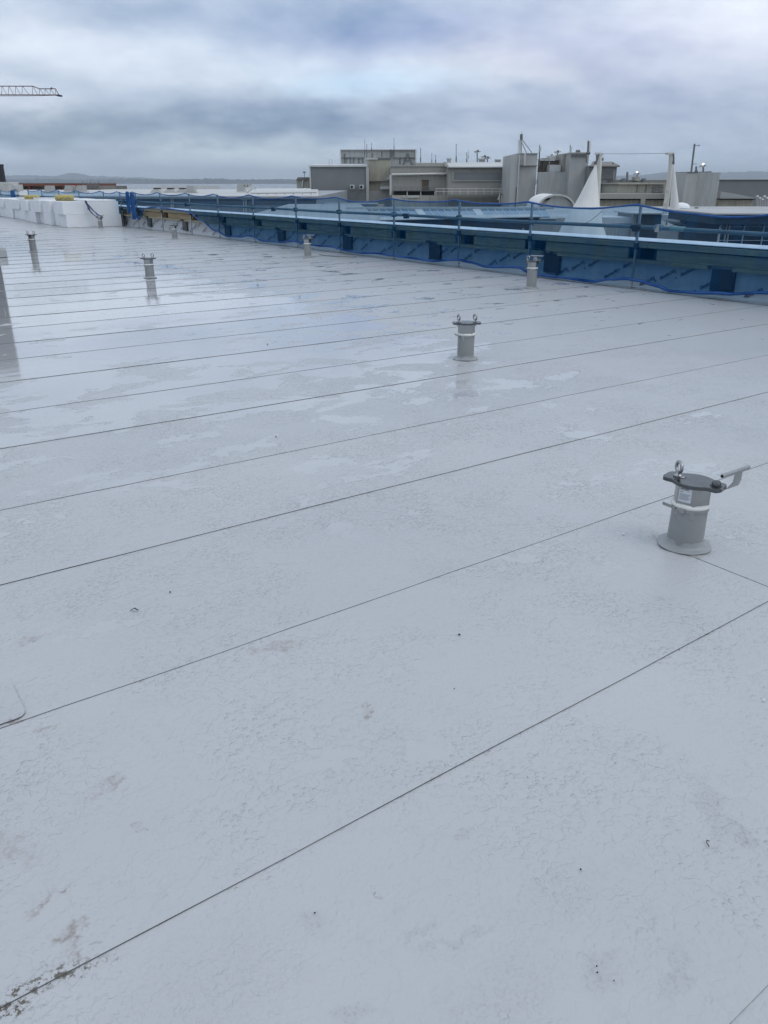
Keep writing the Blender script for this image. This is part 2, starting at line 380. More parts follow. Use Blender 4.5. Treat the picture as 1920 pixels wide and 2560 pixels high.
rnd = random.Random(7)

# ------------------------------------------------------------------ land, sea, far shore
def heading_sheet(name, m, x0, x1, f0, f1, z, nx=2, ny=2):
    b = MB(); vs_ = []; fs = []
    for j in range(ny + 1):
        for i in range(nx + 1): vs_.append(W3(x0 + (x1 - x0) * i / nx, f0 + (f1 - f0) * j / ny, z))
    for j in range(ny):
        for i in range(nx): a = j * (nx + 1) + i; fs.append((a, a + 1, a + nx + 2, a + nx + 1))
    b.add(vs_, fs); return tag(b.build(name, m), kind='structure')
heading_sheet('ground', mat('yard_ground', (.11, .11, .105), .85, .2, .05), -500, 500, -60, 520, GROUND)
M_SEA = mat('sea_water', (.12, .145, .16), .22, .15, .004, bump=.5, bscale=.05, coord='World', stretch=(1, 1, 1))
heading_sheet('sea', M_SEA, -24000, 24000, -3000, 30000, GROUND - .5)
def ridge(name, m, D, pts, jag, step, depth, seed, kind, base=None):
    # a wooded ridge: crest line with real depth; pts are (column, row) of the crest
    xs = [p[0] for p in pts]; b = MB(); vs_ = []; fs = []; n = int((xs[-1] - xs[0]) / step); rows = 7
    for i in range(n + 1):
        x = xs[0] + (xs[-1] - xs[0]) * i / n
        for k in range(len(pts) - 1):
            if pts[k][0] <= x <= pts[k + 1][0]:
                u = (x - pts[k][0]) / (pts[k + 1][0] - pts[k][0]); u = u * u * (3 - 2 * u); y = pts[k][1] * (1 - u) + pts[k + 1][1] * u; break
        top = HZ(y, D)
        for j in range(rows):
            v = j / (rows - 1); prof = math.sin(math.pi * min(1, v * 1.0)) ** .7
            jj = jag * D / 2126 * (mnoise.fractal(Vector((x * .11 + seed, j * .7, seed)), 1., 2., 4)) * prof
            f = D + depth * (v - .5)
            vs_.append(W3(HX(x, D) * f / D, f, GROUND - 1 + (top - GROUND + 1) * prof + jj))
    for i in range(n):
        for j in range(rows - 1): a = i * rows + j; fs.append((a, a + rows, a + rows + 1, a + 1))
    b.add(vs_, fs); return tag(b.build(name, m), kind=kind)
M_WOOD = mat('far_wood', (.04, .048, .05), .9, .3, .02, coord='World', col2=(.03, .036, .04))
M_HILL = mat('far_hill', (.07, .085, .09), .9, .2, .002, coord='World')
ridge('far_shore', M_WOOD, 9000, [(-900, 449), (-200, 448), (60, 449), (110, 447), (200, 449), (300, 447), (420, 449), (540, 446.5), (600, 449), (690, 448), (780, 450), (2900, 450)], 3.5, 3, 900, 3, 'structure')
ridge('hill_range', M_HILL, 15000, [(-900, 446), (-100, 448), (60, 438), (140, 440), (185, 432), (240, 440), (330, 443), (450, 448), (560, 450)], 3, 8, 3000, 9, 'structure')
ridge('hill_range', M_HILL, 13000, [(1380, 450), (1500, 442), (1580, 438), (1680, 430), (1750, 433), (1830, 430), (1880, 428), (1950, 431), (2200, 426), (2700, 436)], 3, 8, 3000, 5, 'structure')

# ------------------------------------------------------------------ the roof: deck and lapped membrane sheets
PX = 11.25                                     # foot of the parapet
deck = tag(MB().box(-22, 12.2, -6, 74, -.9, -.012).build('flat_roof', M_DECK), kind='structure')
seams = [-5.4, -4.4, -3.45, -2.5, -1.5, -.52, .46, 1.375, 2.36, 3.40, 4.31, 5.44, 6.36, 7.42]
while seams[-1] < 73: seams.append(seams[-1] + (.93 if len(seams) % 2 else 1.0) + rnd.uniform(-.03, .03))
def slope(k): return -min(.030, max(0, seams[k] - 1.5) * .0085)
XS = [-22 + i * .28 for i in range(int((PX + 22) / .28) + 1)] + [PX]
def edgeY(k, x):
    return seams[k] + slope(k) * max(x, -2) + .0045 * mnoise.noise(Vector((x * 1.7, k * 3.1, 0))) + .003 * mnoise.noise(Vector((x * 7, k * 5.3, 2)))
for k in range(len(seams) - 1):
    st = .0040 if k % 2 else .0027
    vs_ = []; n = len(XS)
    for x in XS:
        lift = .0012 * max(0, mnoise.noise(Vector((x * 1.3, k * 2.2, 7))))
        y0 = edgeY(k, x); y1 = edgeY(k + 1, x) + .04
        vs_ += [(x, y0, -.004), (x, y0, st + lift), (x, y0 + .03, st + lift * .8), (x, y0 + .25, st * .6), (x, y1, 0.0)]
    b = MB(); fs = []; mi = []
    for i in range(n - 1):
        for j in range(4): fs.append((i * 5 + j, (i + 1) * 5 + j, (i + 1) * 5 + j + 1, i * 5 + j + 1)); mi.append(1 if j == 0 else 0)
    b.v = vs_; b.f = fs; b.m = mi
    b.build('membrane_sheet', [M_MEMB if -1 < seams[k] < 3.3 else M_MEMB2 if -1 < seams[k] < 9 else M_MEMB3, M_EDGE], deck)
# cover strips and a welded patch lying on the sheets
def flat_patch(name, poly, z, parent=deck, th=.0035):
    b = MB(); n = len(poly)
    b.add([(x, y, z) for x, y in poly] + [(x, y, z + th) for x, y in poly], [tuple(range(n, 2 * n))], 0)
    b.f += [(i, (i + 1) % n, (i + 1) % n + n, i + n) for i in range(n)]; b.m += [1] * n
    return b.build(name, [M_MEMB, M_EDGE if name == 'membrane_patch' else mat('strip_edge', (.17, .17, .175), .6)], parent)
def rrect(x0, x1, y0, y1, r):
    p = []
    for cx, cy, a0 in ((x1 - r, y1 - r, 0), (x0 + r, y1 - r, 90), (x0 + r, y0 + r, 180), (x1 - r, y0 + r, 270)):
        p += [(cx + r * math.cos(math.radians(a0 + q)), cy + r * math.sin(math.radians(a0 + q))) for q in (0, 30, 60, 90)]
    return p
flat_patch('membrane_patch', rrect(-.9, .288, 2.372, 2.60, .03), .0058)
def surfz(x, y):
    for k in range(len(seams) - 1):
        y0, y1 = edgeY(k, x), edgeY(k + 1, x)
        if y0 <= y < y1:
            st = .0040 if k % 2 else .0027
            for (a, za), (c, zc) in (((0, st), (.03, st)), ((.03, st), (.25, st * .6)), ((.25, st * .6), (y1 + .04 - y0, 0))):
                if y - y0 <= c: return za + (zc - za) * (y - y0 - a) / (c - a)
    return 0
b = MB(); ys_ = [.2 + i * .022 for i in range(81)]; vs_ = []; fs = []; mi = []
for y in ys_:
    for x, dz in ((3.075, -.002), (3.0755, .0014), (3.12, .0014), (3.25, .0014), (3.2945, .0014), (3.295, -.002)): vs_.append((x + .002 * mnoise.noise(Vector((y * 5, x, 0))), y, surfz(x, y) + dz + .001))
for i in range(80):
    for j in range(5): fs.append((i * 6 + j, i * 6 + j + 1, i * 6 + j + 7, i * 6 + j + 6)); mi.append(1 if j in (0, 4) else 0)
b.v = vs_; b.f = fs; b.m = mi; b.build('cover_strip', [M_MEMB, mat('strip_edge', (.17, .17, .175), .6)], deck)
flat_patch('cover_strip', [(x, y) for x, y in rrect(11.02, 11.24, -5, 73.4, .01)], .0056, th=.002)

# ------------------------------------------------------------------ parapet: film-wrapped upstand, brackets, boards, coping
YA, YB = 3.0, 66.0
par = empty('parapet', (PX, YA, 0), label='long low parapet wrapped in printed film, with timber boards and white coping', cat='parapet')
def P(o):                                       # give world-built part to the parapet
    o.parent = par; o.matrix_parent_inverse = Matrix.Translation((-PX, -YA, 0)); return o
b = MB(); vs_ = []; fs = []; ys = [YA + i * .12 for i in range(int((YB - YA) / .12) + 1)]; zs = [-.02, .012, .06, .14, .22, .30, .37, .44]
for y in ys:
    for z in zs:
        wv = .012 * mnoise.noise(Vector((y * 1.1, z * 5, 3))) + .006 * mnoise.noise(Vector((y * 3.7, z * 9, 8)))
        vs_.append((PX + .025 - (.045 if z < .02 else 0) + wv, y, z))
n = len(zs)
for i in range(len(ys) - 1):
    for j in range(n - 1): fs.append((i * n + j, (i + 1) * n + j, (i + 1) * n + j + 1, i * n + j + 1))
b.add(vs_, fs)
film = P(b.build('vapour_film', M_FILM, smooth=60))
P(MB().box(PX + .055, PX + .50, YA, YB, -.05, .445).build('upstand_core', M_TIMBD))
P(MB().box(PX + .36, PX + .50, YA, YB, .447, .70).build('back_board', M_TIMBD))
b = MB().prism([(PX - .05, .0072), (PX + .03, .0072), (PX + .03, .035)], (YA, YB), 'y')
b.v = [(x, y, z) for x, y, z in b.v]; P(b.build('edge_fillet', mat('fillet_white', (.62, .63, .64), .4)))
word = text_mesh('Sarnavap', .088, M_INKB); reg = text_mesh('\u00ae', .045, M_INKB)
k = 0; y = 3.6; zrow = [.09, .25, .17, .03, .29]
while y < 34:
    zp = zrow[k % 5]; a = math.radians(30)
    # the film was hung upside down: the word starts at its upper right end and runs down to the left
    ln = .36
    R = Matrix(((0, 0, -1), (-1, 0, 0), (0, 1, 0))).to_4x4() @ Matrix.Rotation(math.pi + a, 4, 'Z')
    yy = y - math.cos(a) * ln; zz = zp + math.sin(a) * ln
    for me, off in ((word, 0), (reg, ln * 1.06)):
        o = bpy.data.objects.new('printed_word' if me is word else 'printed_mark', me); COL.objects.link(o)
        p = Vector((PX + .0045, yy + math.cos(a) * off, zz - math.sin(a) * off))
        o.parent = film; o.matrix_parent_inverse = Matrix.Translation((-PX, -YA, 0)).inverted() @ Matrix.Translation((-PX, -YA, 0)) @ Matrix.Identity(4)
        o.matrix_basis = Matrix.Translation(p) @ R
    y += .37; k += 1
plates = [3.55, 6.88, 10.30, 13.66, 17.06, 20.40, 23.81, 27.15, 30.52, 33.9, 37.3]
bolt_me = None
for yc in plates:
    pl = P(MB().box(PX - .035, PX + .04, yc - .185, yc + .185, .085, .405).build('bracket_plate', M_PLATE, bevel=.004))
    for dy in (-.13, .13):
        for z in (.15, .31):
            o = MB().tube([(PX - .048, yc + dy, z), (PX - .03, yc + dy, z)], .012, 6).build('bolt', M_PLATE)
            o.parent = pl
for a_, c_ in zip(plates[:-1], plates[1:]):
    P(MB().box(PX - .10 + rnd.uniform(-.006, .006), PX + .06, a_ + .19 + rnd.uniform(0, .05), c_ - .14 - rnd.uniform(0, .05), .392, .452).build('ledge_board', M_TIMB2, bevel=.004))
posts = [y * .984 for y in (6.0, 8.54, 10.94, 12.95, 15.2, 17.45, 19.58, 22.1, 24.5, 26.7, 29.3, 31.8, 33.6, 35.7, 39.2, 42.4, 45.6, 48.4, 50.8, 55.3)]
for a_, c_ in zip(posts[:-1], posts[1:]):
    if c_ > 47: break
    mt = M_TIMB if 25.5 < a_ < 33 else M_TIMB2
    x_ = PX - .065 + rnd.uniform(-.008, .008)
    P(MB().box(x_, x_ + .045, a_ + .20, c_ - .33 + rnd.uniform(-.03, .03), .4535, .622 + rnd.uniform(-.006, .004)).build('fascia_board', mt, bevel=.004))
    P(MB().box(PX - .055, PX + .06, a_ + .05, a_ + .10, .4535, .622).build('spacer_block', mt, bevel=.003))
    P(MB().box(PX - .02, PX + .03, c_ - .31, c_ - .27, .4535, .625).build('spacer_block', M_TIMBD))
y = YA + .4
while y < YB:
    l = 4.79
    P(MB().box(PX - .125 + rnd.uniform(-.006, .006), PX + .30, y, min(y + l, YB), .636, .722 + rnd.uniform(-.004, .004)).build('cap_board', M_TIMB2, bevel=.005)); y += l + .006
y = YA + .2
while y < YB:
    l = 2.05
    z = .736 + rnd.uniform(-.002, .002)
    P(MB().box(PX - .13, PX + .52, y, y + l, z, z + .010).build('coping_panel', M_COPE, bevel=.003)); y += l + .006

# ------------------------------------------------------------------ scaffold posts, rail tubes, blue net
SX = PX - .155
def scaffold_post(y, first=[None]):
    loc = (SX, y, .0075)
    if first[0] is None:
        t = empty('scaffold_post', loc, label='thin galvanised scaffold post clamped to the parapet, carrying the blue net', cat='post', group='scaffold posts along the parapet')
        MB().tube([(0, 0, .56), (0, 0, 1.262)], .0245, 10).build('upper_tube', M_SCAF, t, smooth=40)
        MB().tube([(0, 0, .0), (0, 0, .565)], .0185, 10).build('lower_tube', M_GALV, t, smooth=40)
        MB().box(-.05, .06, -.045, .045, 0, .008).build('base_plate', M_GALV, t)
        c = MB().tube([(-.02, -.05, .945), (-.02, .05, .945)], .045, 8); c.box(-.06, .045, -.035, .035, .895, .99); c.build('coupler', M_CLMP, t, bevel=.006)
        MB().box(-.03, .045, -.032, .032, .60, .70).build('board_clamp', M_CLMP, t, bevel=.004)
        first[0] = t; return t
    s = first[0]; t = s.copy(); COL.objects.link(t); t.location = loc; t.rotation_euler.z = rnd.uniform(-.3, .3); t.rotation_euler.y = rnd.uniform(-.012, .012)
    for ch in s.children: o = ch.copy(); COL.objects.link(o); o.parent = t
    return t
ORD = ['first', 'second', 'third', 'fourth', 'fifth', 'sixth', 'seventh', 'eighth', 'ninth', 'tenth', 'eleventh', 'twelfth']
near_ = sorted([y for y in posts if y < 31.0], reverse=True); far_ = [y for y in posts if y >= 31.0]
for y in posts:
    p_ = scaffold_post(y)
    if y in near_: p_['label'] = f'scaffold post on the parapet, {ORD[near_.index(y)]} from the net fold towards the glazed hall'
    else: p_['label'] = f'scaffold post on the parapet behind the foam, {ORD[far_.index(y)]} from the net fold'
RX, RZ = SX - .045, .953
for a_, c_, lab in [(2.9, 8.36, 'guard rail tube before the dark glazed hall, with a pale green coupler'), (8.40, 14.4, 'guard rail tube in front of the white tent cones'),
                    (14.44, 20.4, 'guard rail tube in front of the long skylight'), (20.44, 26.4, 'guard rail tube above the loose lower net edge'),
                    (26.44, 32.4, 'guard rail tube above the bare tan timber boards'), (32.44, 44.4, 'guard rail tube behind the white foam stack'), (44.44, 62, 'guard rail tube beyond the foam stack')]:
    t = empty('guard_rail', (RX, a_, RZ), label=lab, cat='rail tube', group='guard rail tubes of the parapet scaffold')
    z1 = rnd.uniform(-.012, .008)
    MB().tube([(0, 0, 0), (0, (c_ - a_) / 2, -.012 + z1), (0, c_ - a_, 0)], .031, 10).build('tube', M_RAIL, t, smooth=40)
    if a_ < 4:
        MB().tube([(0, 4.62, 0), (0, 4.86, 0)], .039, 10).build('sleeve_coupler', M_CPLG, t, smooth=40)
        c = MB().tube([(0, 5.0, 0), (0, 5.16, 0)], .04, 8); c.box(-.05, .05, 5.04, 5.12, -.06, .05); c.build('sleeve_coupler', M_SCAF, t, bevel=.005)
    else:
        c = MB().tube([(0, -.10, 0), (0, .10, 0)], .039, 8); c.box(-.045, .045, -.05, .05, -.07, .03); c.build('sleeve_coupler', M_CLMP, t, bevel=.005)

netb = [(26.26, .68), (25.59, .48), (24.42, .2), (23.58, .07), (22.75, .1), (22.08, .16), (21.22, .06), (20.28, .08), (19.83, .12), (19.44, .15), (18.97, .11), (18.37, .1), (17.59, .12), (17.04, .07), (16.34, .05), (15.52, .08), (14.75, .07), (13.61, .06), (12.71, .14), (12.4, .12), (11.92, .07), (10.99, .12), (10.72, .05), (10.53, .035), (9.74, .03), (9.26, .03), (8.8, .1), (8.55, .14), (8.32, .13), (7.93, .09), (7.66, .03), (7.24, .04), (6.76, .08), (6.08, .16), (4.5, .08), (3, .1)]
NX = SX - .10
q = NX / 11.12
bot = [(NX, y * q, EYE - (EYE - z) * q) for y, z in netb][::-1]
bot += [(NX, y, z) for y, z in ((26.6, .735), (28.0, .775), (29.5, .775), (30.2, .73), (30.7, .42), (31.0, .33), (31.35, .62), (31.7, .76), (33, .45), (36, .35), (40, .4), (45, .35), (49.6, .45))]
def interp(L_, y):
    for (x0, y0, z0), (x1, y1, z1) in zip(L_[:-1], L_[1:]):
        if y0 <= y <= y1: u = (y - y0) / (y1 - y0); u = u * u * (3 - 2 * u); return z0 + (z1 - z0) * u
    return L_[-1][2] if y > L_[-1][1] else L_[0][2]
topk = [(3.0, 1.2), (5.9, 1.245), (7.35, 1.175)]
for i, p in enumerate(posts[1:]):
    topk.append((p, 1.285 if p < 44 else 1.27))
top = []
for (y0, z0), (y1, z1) in zip(topk[:-1], topk[1:]):
    sag = .080 * (y1 - y0) / 2.3 + rnd.uniform(-.025, .03)
    for i in range(8):
        u = i / 8; top.append((NX, y0 + (y1 - y0) * u, z0 + (z1 - z0) * u - sag * 4 * u * (1 - u)))
top.append((NX, *topk[-1]))
net = empty('debris_net', (NX, 3, .05), label='blue debris net hung along the scaffold posts over the parapet', cat='net')
Mi = Matrix.Translation((-NX, -3, -.05))
def netpart(o): o.parent = net; o.matrix_parent_inverse = Mi; return o
def lin(L_, y):
    for (x0, y0, z0), (x1, y1, z1) in zip(L_[:-1], L_[1:]):
        if y0 <= y <= y1: return z0 + (z1 - z0) * (y - y0) / (y1 - y0)
    return L_[-1][2]
def sheet(y0, y1, name, cap=9., off=0., m=None):
    b = MB(); vs_ = []; fs = []; n = int((y1 - y0) / .07); rows = 16
    for i in range(n + 1):
        y = y0 + (y1 - y0) * i / n; zb = interp(bot, y); zt = max(zb + .02, min(lin(top, y), cap + .012 * mnoise.noise(Vector((y * 1.4, 7, 7)))))
        for j in range(rows + 1):
            v = j / rows; z = zb + (zt - zb) * v
            fold = .045 * mnoise.noise(Vector((y * 2.3 + z * .6, z * .8, 1))) * (1 - .6 * v) + .010 * mnoise.noise(Vector((y * 8, z * 1.2, 5)))
            vs_.append((NX + off + fold - .02 * (1 - v), y + .02 * mnoise.noise(Vector((y * 3, z * 3, 9))), z))
    for i in range(n):
        for j in range(rows): a = i * (rows + 1) + j; fs.append((a, a + rows + 1, a + rows + 2, a + 1))
    b.add(vs_, fs); return netpart(b.build(name, m or M_NET, smooth=80))
sheet(3.0, 26.0, 'doubled_net', .722, -.014, M_NET2); sheet(3.0, 31.75, 'net_sheet'); sheet(31.75, 47.4, 'net_sheet'); sheet(49.7, 54.3, 'net_sheet')
# gathered hems: top cord and the heavier bunched lower hem
def cord(y0, y1, fn, r, name, amp, fr):
    pts = []; y = y0; rs = []
    while y <= y1:
        pts.append((NX - .012 + amp * mnoise.noise(Vector((y * fr, 3, 0))), y, fn(y) + amp * .6 * mnoise.noise(Vector((y * fr, 9, 0))))); rs.append(r * (1 + .45 * mnoise.noise(Vector((y * 2.1, 4, 4))))); y += .09
    return netpart(MB().tube(pts, rs, 7).build(name, M_ROPE, smooth=60))
cord(3.0, 47.4, lambda y: lin(top, y), .0155, 'top_hem', .01, 2.); cord(49.7, 54.2, lambda y: lin(top, y), .0155, 'top_hem', .01, 2.)
cord(3.0, 31.7, lambda y: interp(bot, y) + .004, .024, 'lower_hem', .012, 1.5)
def bundle(y, z0, z1, wdt, name):
    b = MB(); vs_ = []; fs = []; n = 26; rows = 14
    for j in range(rows + 1):
        v = j / rows; z = z1 + (z0 - z1) * v; wd = wdt * (.55 + .45 * abs(math.sin(2.5 * v + .4)))
        for i in range(n + 1):
            u = i / n - .5; vs_.append((NX - .05 + .035 * math.sin(u * 40 + 3 * v), y + u * wd + .05 * v, z + .02 * math.sin(u * 23)))
    for j in range(rows):
        for i in range(n): a = j * (n + 1) + i; fs.append((a, a + 1, a + n + 2, a + n + 1))
    b.add(vs_, fs); return netpart(b.build(name, mat('net_bunched', (.012, .12, .36), .6, .2, 5), smooth=80))
bundle(31.25, .33, 1.24, .42, 'gathered_fold'); bundle(31.75, .52, 1.28, .30, 'gathered_fold'); bundle(50.6, .3, 1.2, 1.1, 'gathered_fold')
# slack tie strings
for (y0, z0, y1, z1, lab) in ((7.35, 1.18, 7.72, .98, 'slack dark tie string hanging from the net near the dark glazed hall'), (9.05, 1.17, 9.45, .93, 'slack dark tie string beside the big white tent cone')):
    o = MB().tube([(NX - .03, y0, z0), (NX - .035, (y0 + y1) / 2, (z0 + z1) / 2 - .02), (NX - .03, y1, z1)], .0035, 5).build('tie_string', M_BLACK); tag(o, lab, 'string')

# ------------------------------------------------------------------ roof anchors
def plate_outline():
    pts = []; R_, half, tw, er = .090, .137, .054, .028
    def hw(x):
        c = math.sqrt(max(0, R_ * R_ - x * x)); kk = 90
        e = 1.0
        d_ = half - abs(x)
        if d_ < er: e = math.sqrt(max(0, 1 - (1 - d_ / er) ** 2)) * .45 + .55 if d_ > 0 else .55
        return math.log(math.exp(kk * c) + math.exp(kk * tw)) / kk * e
    xs = [-half + 2 * half * i / 40 for i in range(41)]
    return [(x, -hw(x)) for x in xs] + [(x, hw(x)) for x in reversed(xs)]
OUT = plate_outline()
def anchor(loc, h, ang, kind, label, brot=0., wet=0, tail=200, eye=35, sticker=None, cap=True):
    t = empty('roof_anchor', (*loc, .0065), math.radians(ang), label=label, cat='roof anchor', group='roof anchor posts')
    sd = loc[1]
    MB().lathe([(.122, 0), (.123, .003), (.119, .005), (.100, .006), (.091, .010), (.086, .020), (.0832, .040)], 44, .009, sd).build('boot_flange', M_FLNG, t, smooth=50)
    MB().lathe([(.0815, .02), (.0822, .08), (.080, h * .5), (.0795, h - .142), (.081, h - .118)], 36, .0016, sd + 3).build('boot_sleeve', M_BOOT, t, smooth=50)
    n = 6; MB().lathe([(.0845, h - .17), (.0845, h - .018)], n).build('steel_tube', M_STEEL, t, bevel=.003)
    MB().lathe([(.082, h - .122), (.0872, h - .120), (.0895, h - .114), (.0882, h - .106), (.079, h - .101)], 60, .0035, sd + 9).build('sealant_bead', M_SEAL, t, smooth=60)
    c = MB().lathe([(.0818, h - .136), (.0842, h - .136), (.0842, h - .121), (.0818, h - .121)], 40, .001, sd)
    band = c.build('clamp_band', M_STEEL, t, smooth=35)
    ta = math.radians(tail - ang); e = Vector((math.cos(ta), math.sin(ta), 0)); s_ = Vector((math.sin(ta), -math.cos(ta), 0))
    b = MB(); p0 = e * .085
    vs_ = []
    for u, o_ in ((0, 0), (.03, .003), (.075, .012)):
        for z in (h - .136, h - .121): vs_ += [tuple(p0 + s_ * u + e * o_ + Vector((0, 0, z))), tuple(p0 + s_ * u + e * (o_ + .002) + Vector((0, 0, z)))]
    fs = []
    for i in range(2):
        q_ = i * 4; fs += [(q_, q_ + 4, q_ + 6, q_ + 2), (q_ + 1, q_ + 3, q_ + 7, q_ + 5), (q_ + 2, q_ + 6, q_ + 7, q_ + 3), (q_, q_ + 1, q_ + 5, q_ + 4)]
    b.add(vs_, fs + [(8, 9, 11, 10), (0, 2, 3, 1)]); b.build('band_tail', M_STEEL, band)
    ta2 = ta + .45; e2 = Vector((math.cos(ta2), math.sin(ta2), 0)); s2 = Vector((-math.sin(ta2), math.cos(ta2), 0))
    bb = MB(); cpt = e2 * .087
    bb.add([tuple(cpt + s2 * u + e2 * o_ + Vector((0, 0, z))) for z in (h - .139, h - .118) for u in (-.013, .013) for o_ in (-.002, .007)], [(0, 2, 3, 1), (4, 5, 7, 6), (0, 1, 5, 4), (2, 6, 7, 3), (0, 4, 6, 2), (1, 3, 7, 5)])
    bb.build('buckle', M_STEEL, band, bevel=.002)
    pl = MB().prism(OUT, (h - .018, h)); pl.build('top_plate', M_STEEL_D, t, bevel=.0015)
    def eyeb(x, a):
        a = math.radians(a - ang)
        o = MB().torus((x, 0, h + .044), (math.cos(a), math.sin(a), 0), .0258, .0082, 28, 10)
        o.lathe([(.021, h), (.021, h + .006), (.013, h + .012), (.010, h + .022)], 18, cx=x)
        eo = o.build('eye_bolt', M_STEEL, t, smooth=50)
        MB().lathe([(.017, h - .035), (.017, h - .0182)], 6, cx=x).build('nut', M_STEEL, eo)
    eyeb(-.080, eye)
    if kind == 'A': eyeb(.080, eye + 8)
    else:
        br = math.radians(brot); cx = .100
        u = Vector((math.cos(br), math.sin(br), 0)); v = Vector((-math.sin(br), math.cos(br), 0)); o0 = Vector((cx, 0, 0)); Zv = Vector((0, 0, 1))
        d_ = MB().lathe([(.026, h), (.026, h + .003), (.021, h + .004), (.0205, h + .012), (.016, h + .020), (.006, h + .024)], 22, cx=cx); d_.build('dome_nut', M_STEEL_D, t, smooth=45)
        MB().lathe([(.015, h - .034), (.015, h - .0182)], 6, cx=cx).build('nut', M_STEEL_D, t)
        # folded arm: under the plate outwards, then up to the tube handle
        prof = [(-.02, h - .021), (.018, h - .021), (.040, h - .010), (.045, h + .016), (.045, h + .060)]
        wid = [(-.022, .022), (-.022, .07), (.010, .115), (.055, .118), (.060, .118)]
        vs_ = []
        for (a_, z), (w0, w1) in zip(prof, wid):
            for th in (0, .003):
                for w_ in (w0, w1): vs_.append(tuple(o0 + u * (a_ + th) + v * w_ + Zv * (z - th * .3)))
        fs = [(0, 2, 3, 1), (16, 17, 19, 18)]
        for i in range(4):
            q_ = i * 4; fs += [(q_, q_ + 1, q_ + 5, q_ + 4), (q_ + 2, q_ + 6, q_ + 7, q_ + 3), (q_, q_ + 4, q_ + 6, q_ + 2), (q_ + 1, q_ + 3, q_ + 7, q_ + 5)]
        bo = MB().add(vs_, fs).build('bracket_arm', M_STEEL, t, smooth=30)
        c0 = o0 + u * .0465 + Zv * (h + .067)
        ho = MB(); n = 14; vs_ = []; fs = []
        for x_, r_ in ((-.045, .0095), (-.045, .0062), (.0, .0062), (.165, .0062), (.165, .0095)):
            for j in range(n):
                a_ = 2 * math.pi * j / n; vs_.append(tuple(c0 + v * x_ + (u * math.cos(a_) + Zv * math.sin(a_)) * r_))
        for i in range(5):
            for j in range(n): i2 = (i + 1) % 5; fs.append((i * n + j, i * n + (j + 1) % n, i2 * n + (j + 1) % n, i2 * n + j))
        ho.add(vs_, fs); ho.build('handle_tube', M_STEEL, bo, smooth=50)
    if sticker is not None:
        # rating sticker on one flat of the octagonal tube
        fa = math.radians(sticker) - t.rotation_euler.z
        fa = round((fa - math.pi / 6) / (math.pi / 3)) * (math.pi / 3) + math.pi / 6
        rr = .0845 * math.cos(math.pi / 6) + .0008
        Rm = Matrix.Translation((math.cos(fa) * rr, math.sin(fa) * rr, h - .052)) @ Matrix.Rotation(fa + math.pi / 2, 4, 'Z') @ Matrix.Rotation(math.pi / 2, 4, 'X')
        s = MB().box(-.034, .026, -.037, .036, -.0004, .0006).build('rating_label', M_LABEL, t); s.matrix_basis = Rm
        for body, size, x_, y_ in (('APLINE', .0125, -.030, .020), ('2023', .007, -.030, .008)):
            o = bpy.data.objects.new('printed_word', text_mesh(body, size, M_INK)); COL.objects.link(o); o.parent = s; o.location = (x_, y_, .001)
        bb = MB()
        for i in range(6):
            bb.box(-.030, .022 - .006 * ((i * 7) % 3), .0015 - i * .0052 - .0026, .0015 - i * .0052, .0007, .0010)
        bb.build('printed_text_block', mat('print_faint', (.28, .30, .33), .5), s)
        st = MB().box(-.068, -.042, -.018, .012, h + .0002, h + .0008).build('plate_label', M_BLACK, t)
        MB().box(-.065, -.046, -.014, .008, h + .0009, h + .0013).build('label_face', mat('label_grey', (.42, .44, .45), .4), st)
    return t
anchor((3.157, 1.912), .326, -79, 'B', 'near roof anchor with eye bolt, tube handle, clamp band and printed label', -11, tail=165, eye=150, sticker=190)
anchor((5.165, 5.77), .352, -31, 'A', 'two eyed roof anchor on the open roof with its faint mirror image', tail=150, eye=165)
anchor((9.74, 9.34), .432, -36, 'B', 'tall roof anchor with eye bolt and handle beside the printed film', 60, tail=150, eye=185)
anchor((9.82, 16.6), .405, -36, 'B', 'roof anchor beside the netted boards, with a thin grey cord at its foot', 60, tail=150, eye=185)
anchor((5.24, 14.5), .345, -36, 'A', 'roof anchor with two eye bolts between the foam stack and the open roof', tail=150, eye=215)
anchor((5.0, 21.9), .41, -36, 'A', 'roof anchor with two eye bolts in the wet reflection in front of the foam', tail=150, eye=220)
anchor((9.77, 24.5), .40, -36, 'B', 'roof anchor standing below the bare tan timber boards', 60, tail=150, eye=185)
anchor((10.05, 32.62), .36, -36, 'B', 'roof anchor close against the foam stack with blue webbing over its top', 60, tail=150, eye=185)
# thin cord by the fourth anchor, wire scraps, chips of debris
pts = [(10.35, 16.95, .012), (10.28, 16.6, .011), (10.36, 16.2, .011), (10.62, 15.85, .011), (10.75, 15.95, .012)]
tag(MB().tube(pts, .008, 6).build('thin_cord', mat('cord_grey', (.13, .13, .12), .6), smooth=60), 'thin grey cord lying in a curve beside an anchor near the netted boards', 'cord')
def G0(x, y):
    r = ray(x, y); s = -EYE / r[2]; p = W3(r[0] * s, r[1] * s, 0); return p.x, p.y
def chip(px, py, size, m, name, label, flat=.25, seed=0):
    x, y = G0(px, py); R_ = random.Random(seed + int(px)); b = MB(); size *= .66
    n = 7; pr = [(size * (0.6 + .5 * R_.random()), 2 * math.pi * i / n) for i in range(n)]
    lo = [(r * math.cos(a) * (1.5 if i % 2 else .8), r * math.sin(a), 0) for i, (r, a) in enumerate(pr)]
    hi = [(p[0] * .6, p[1] * .6, size * flat * (1 + R_.random())) for p in lo]
    b.add(lo + hi, [tuple(range(n))[::-1], tuple(range(n, 2 * n))] + [(i, (i + 1) % n, (i + 1) % n + n, i + n) for i in range(n)])
    o = b.build(name, m); o.location = (x, y, .0058); o.rotation_euler.z = R_.uniform(0, 6); tag(o, label, 'debris'); return o
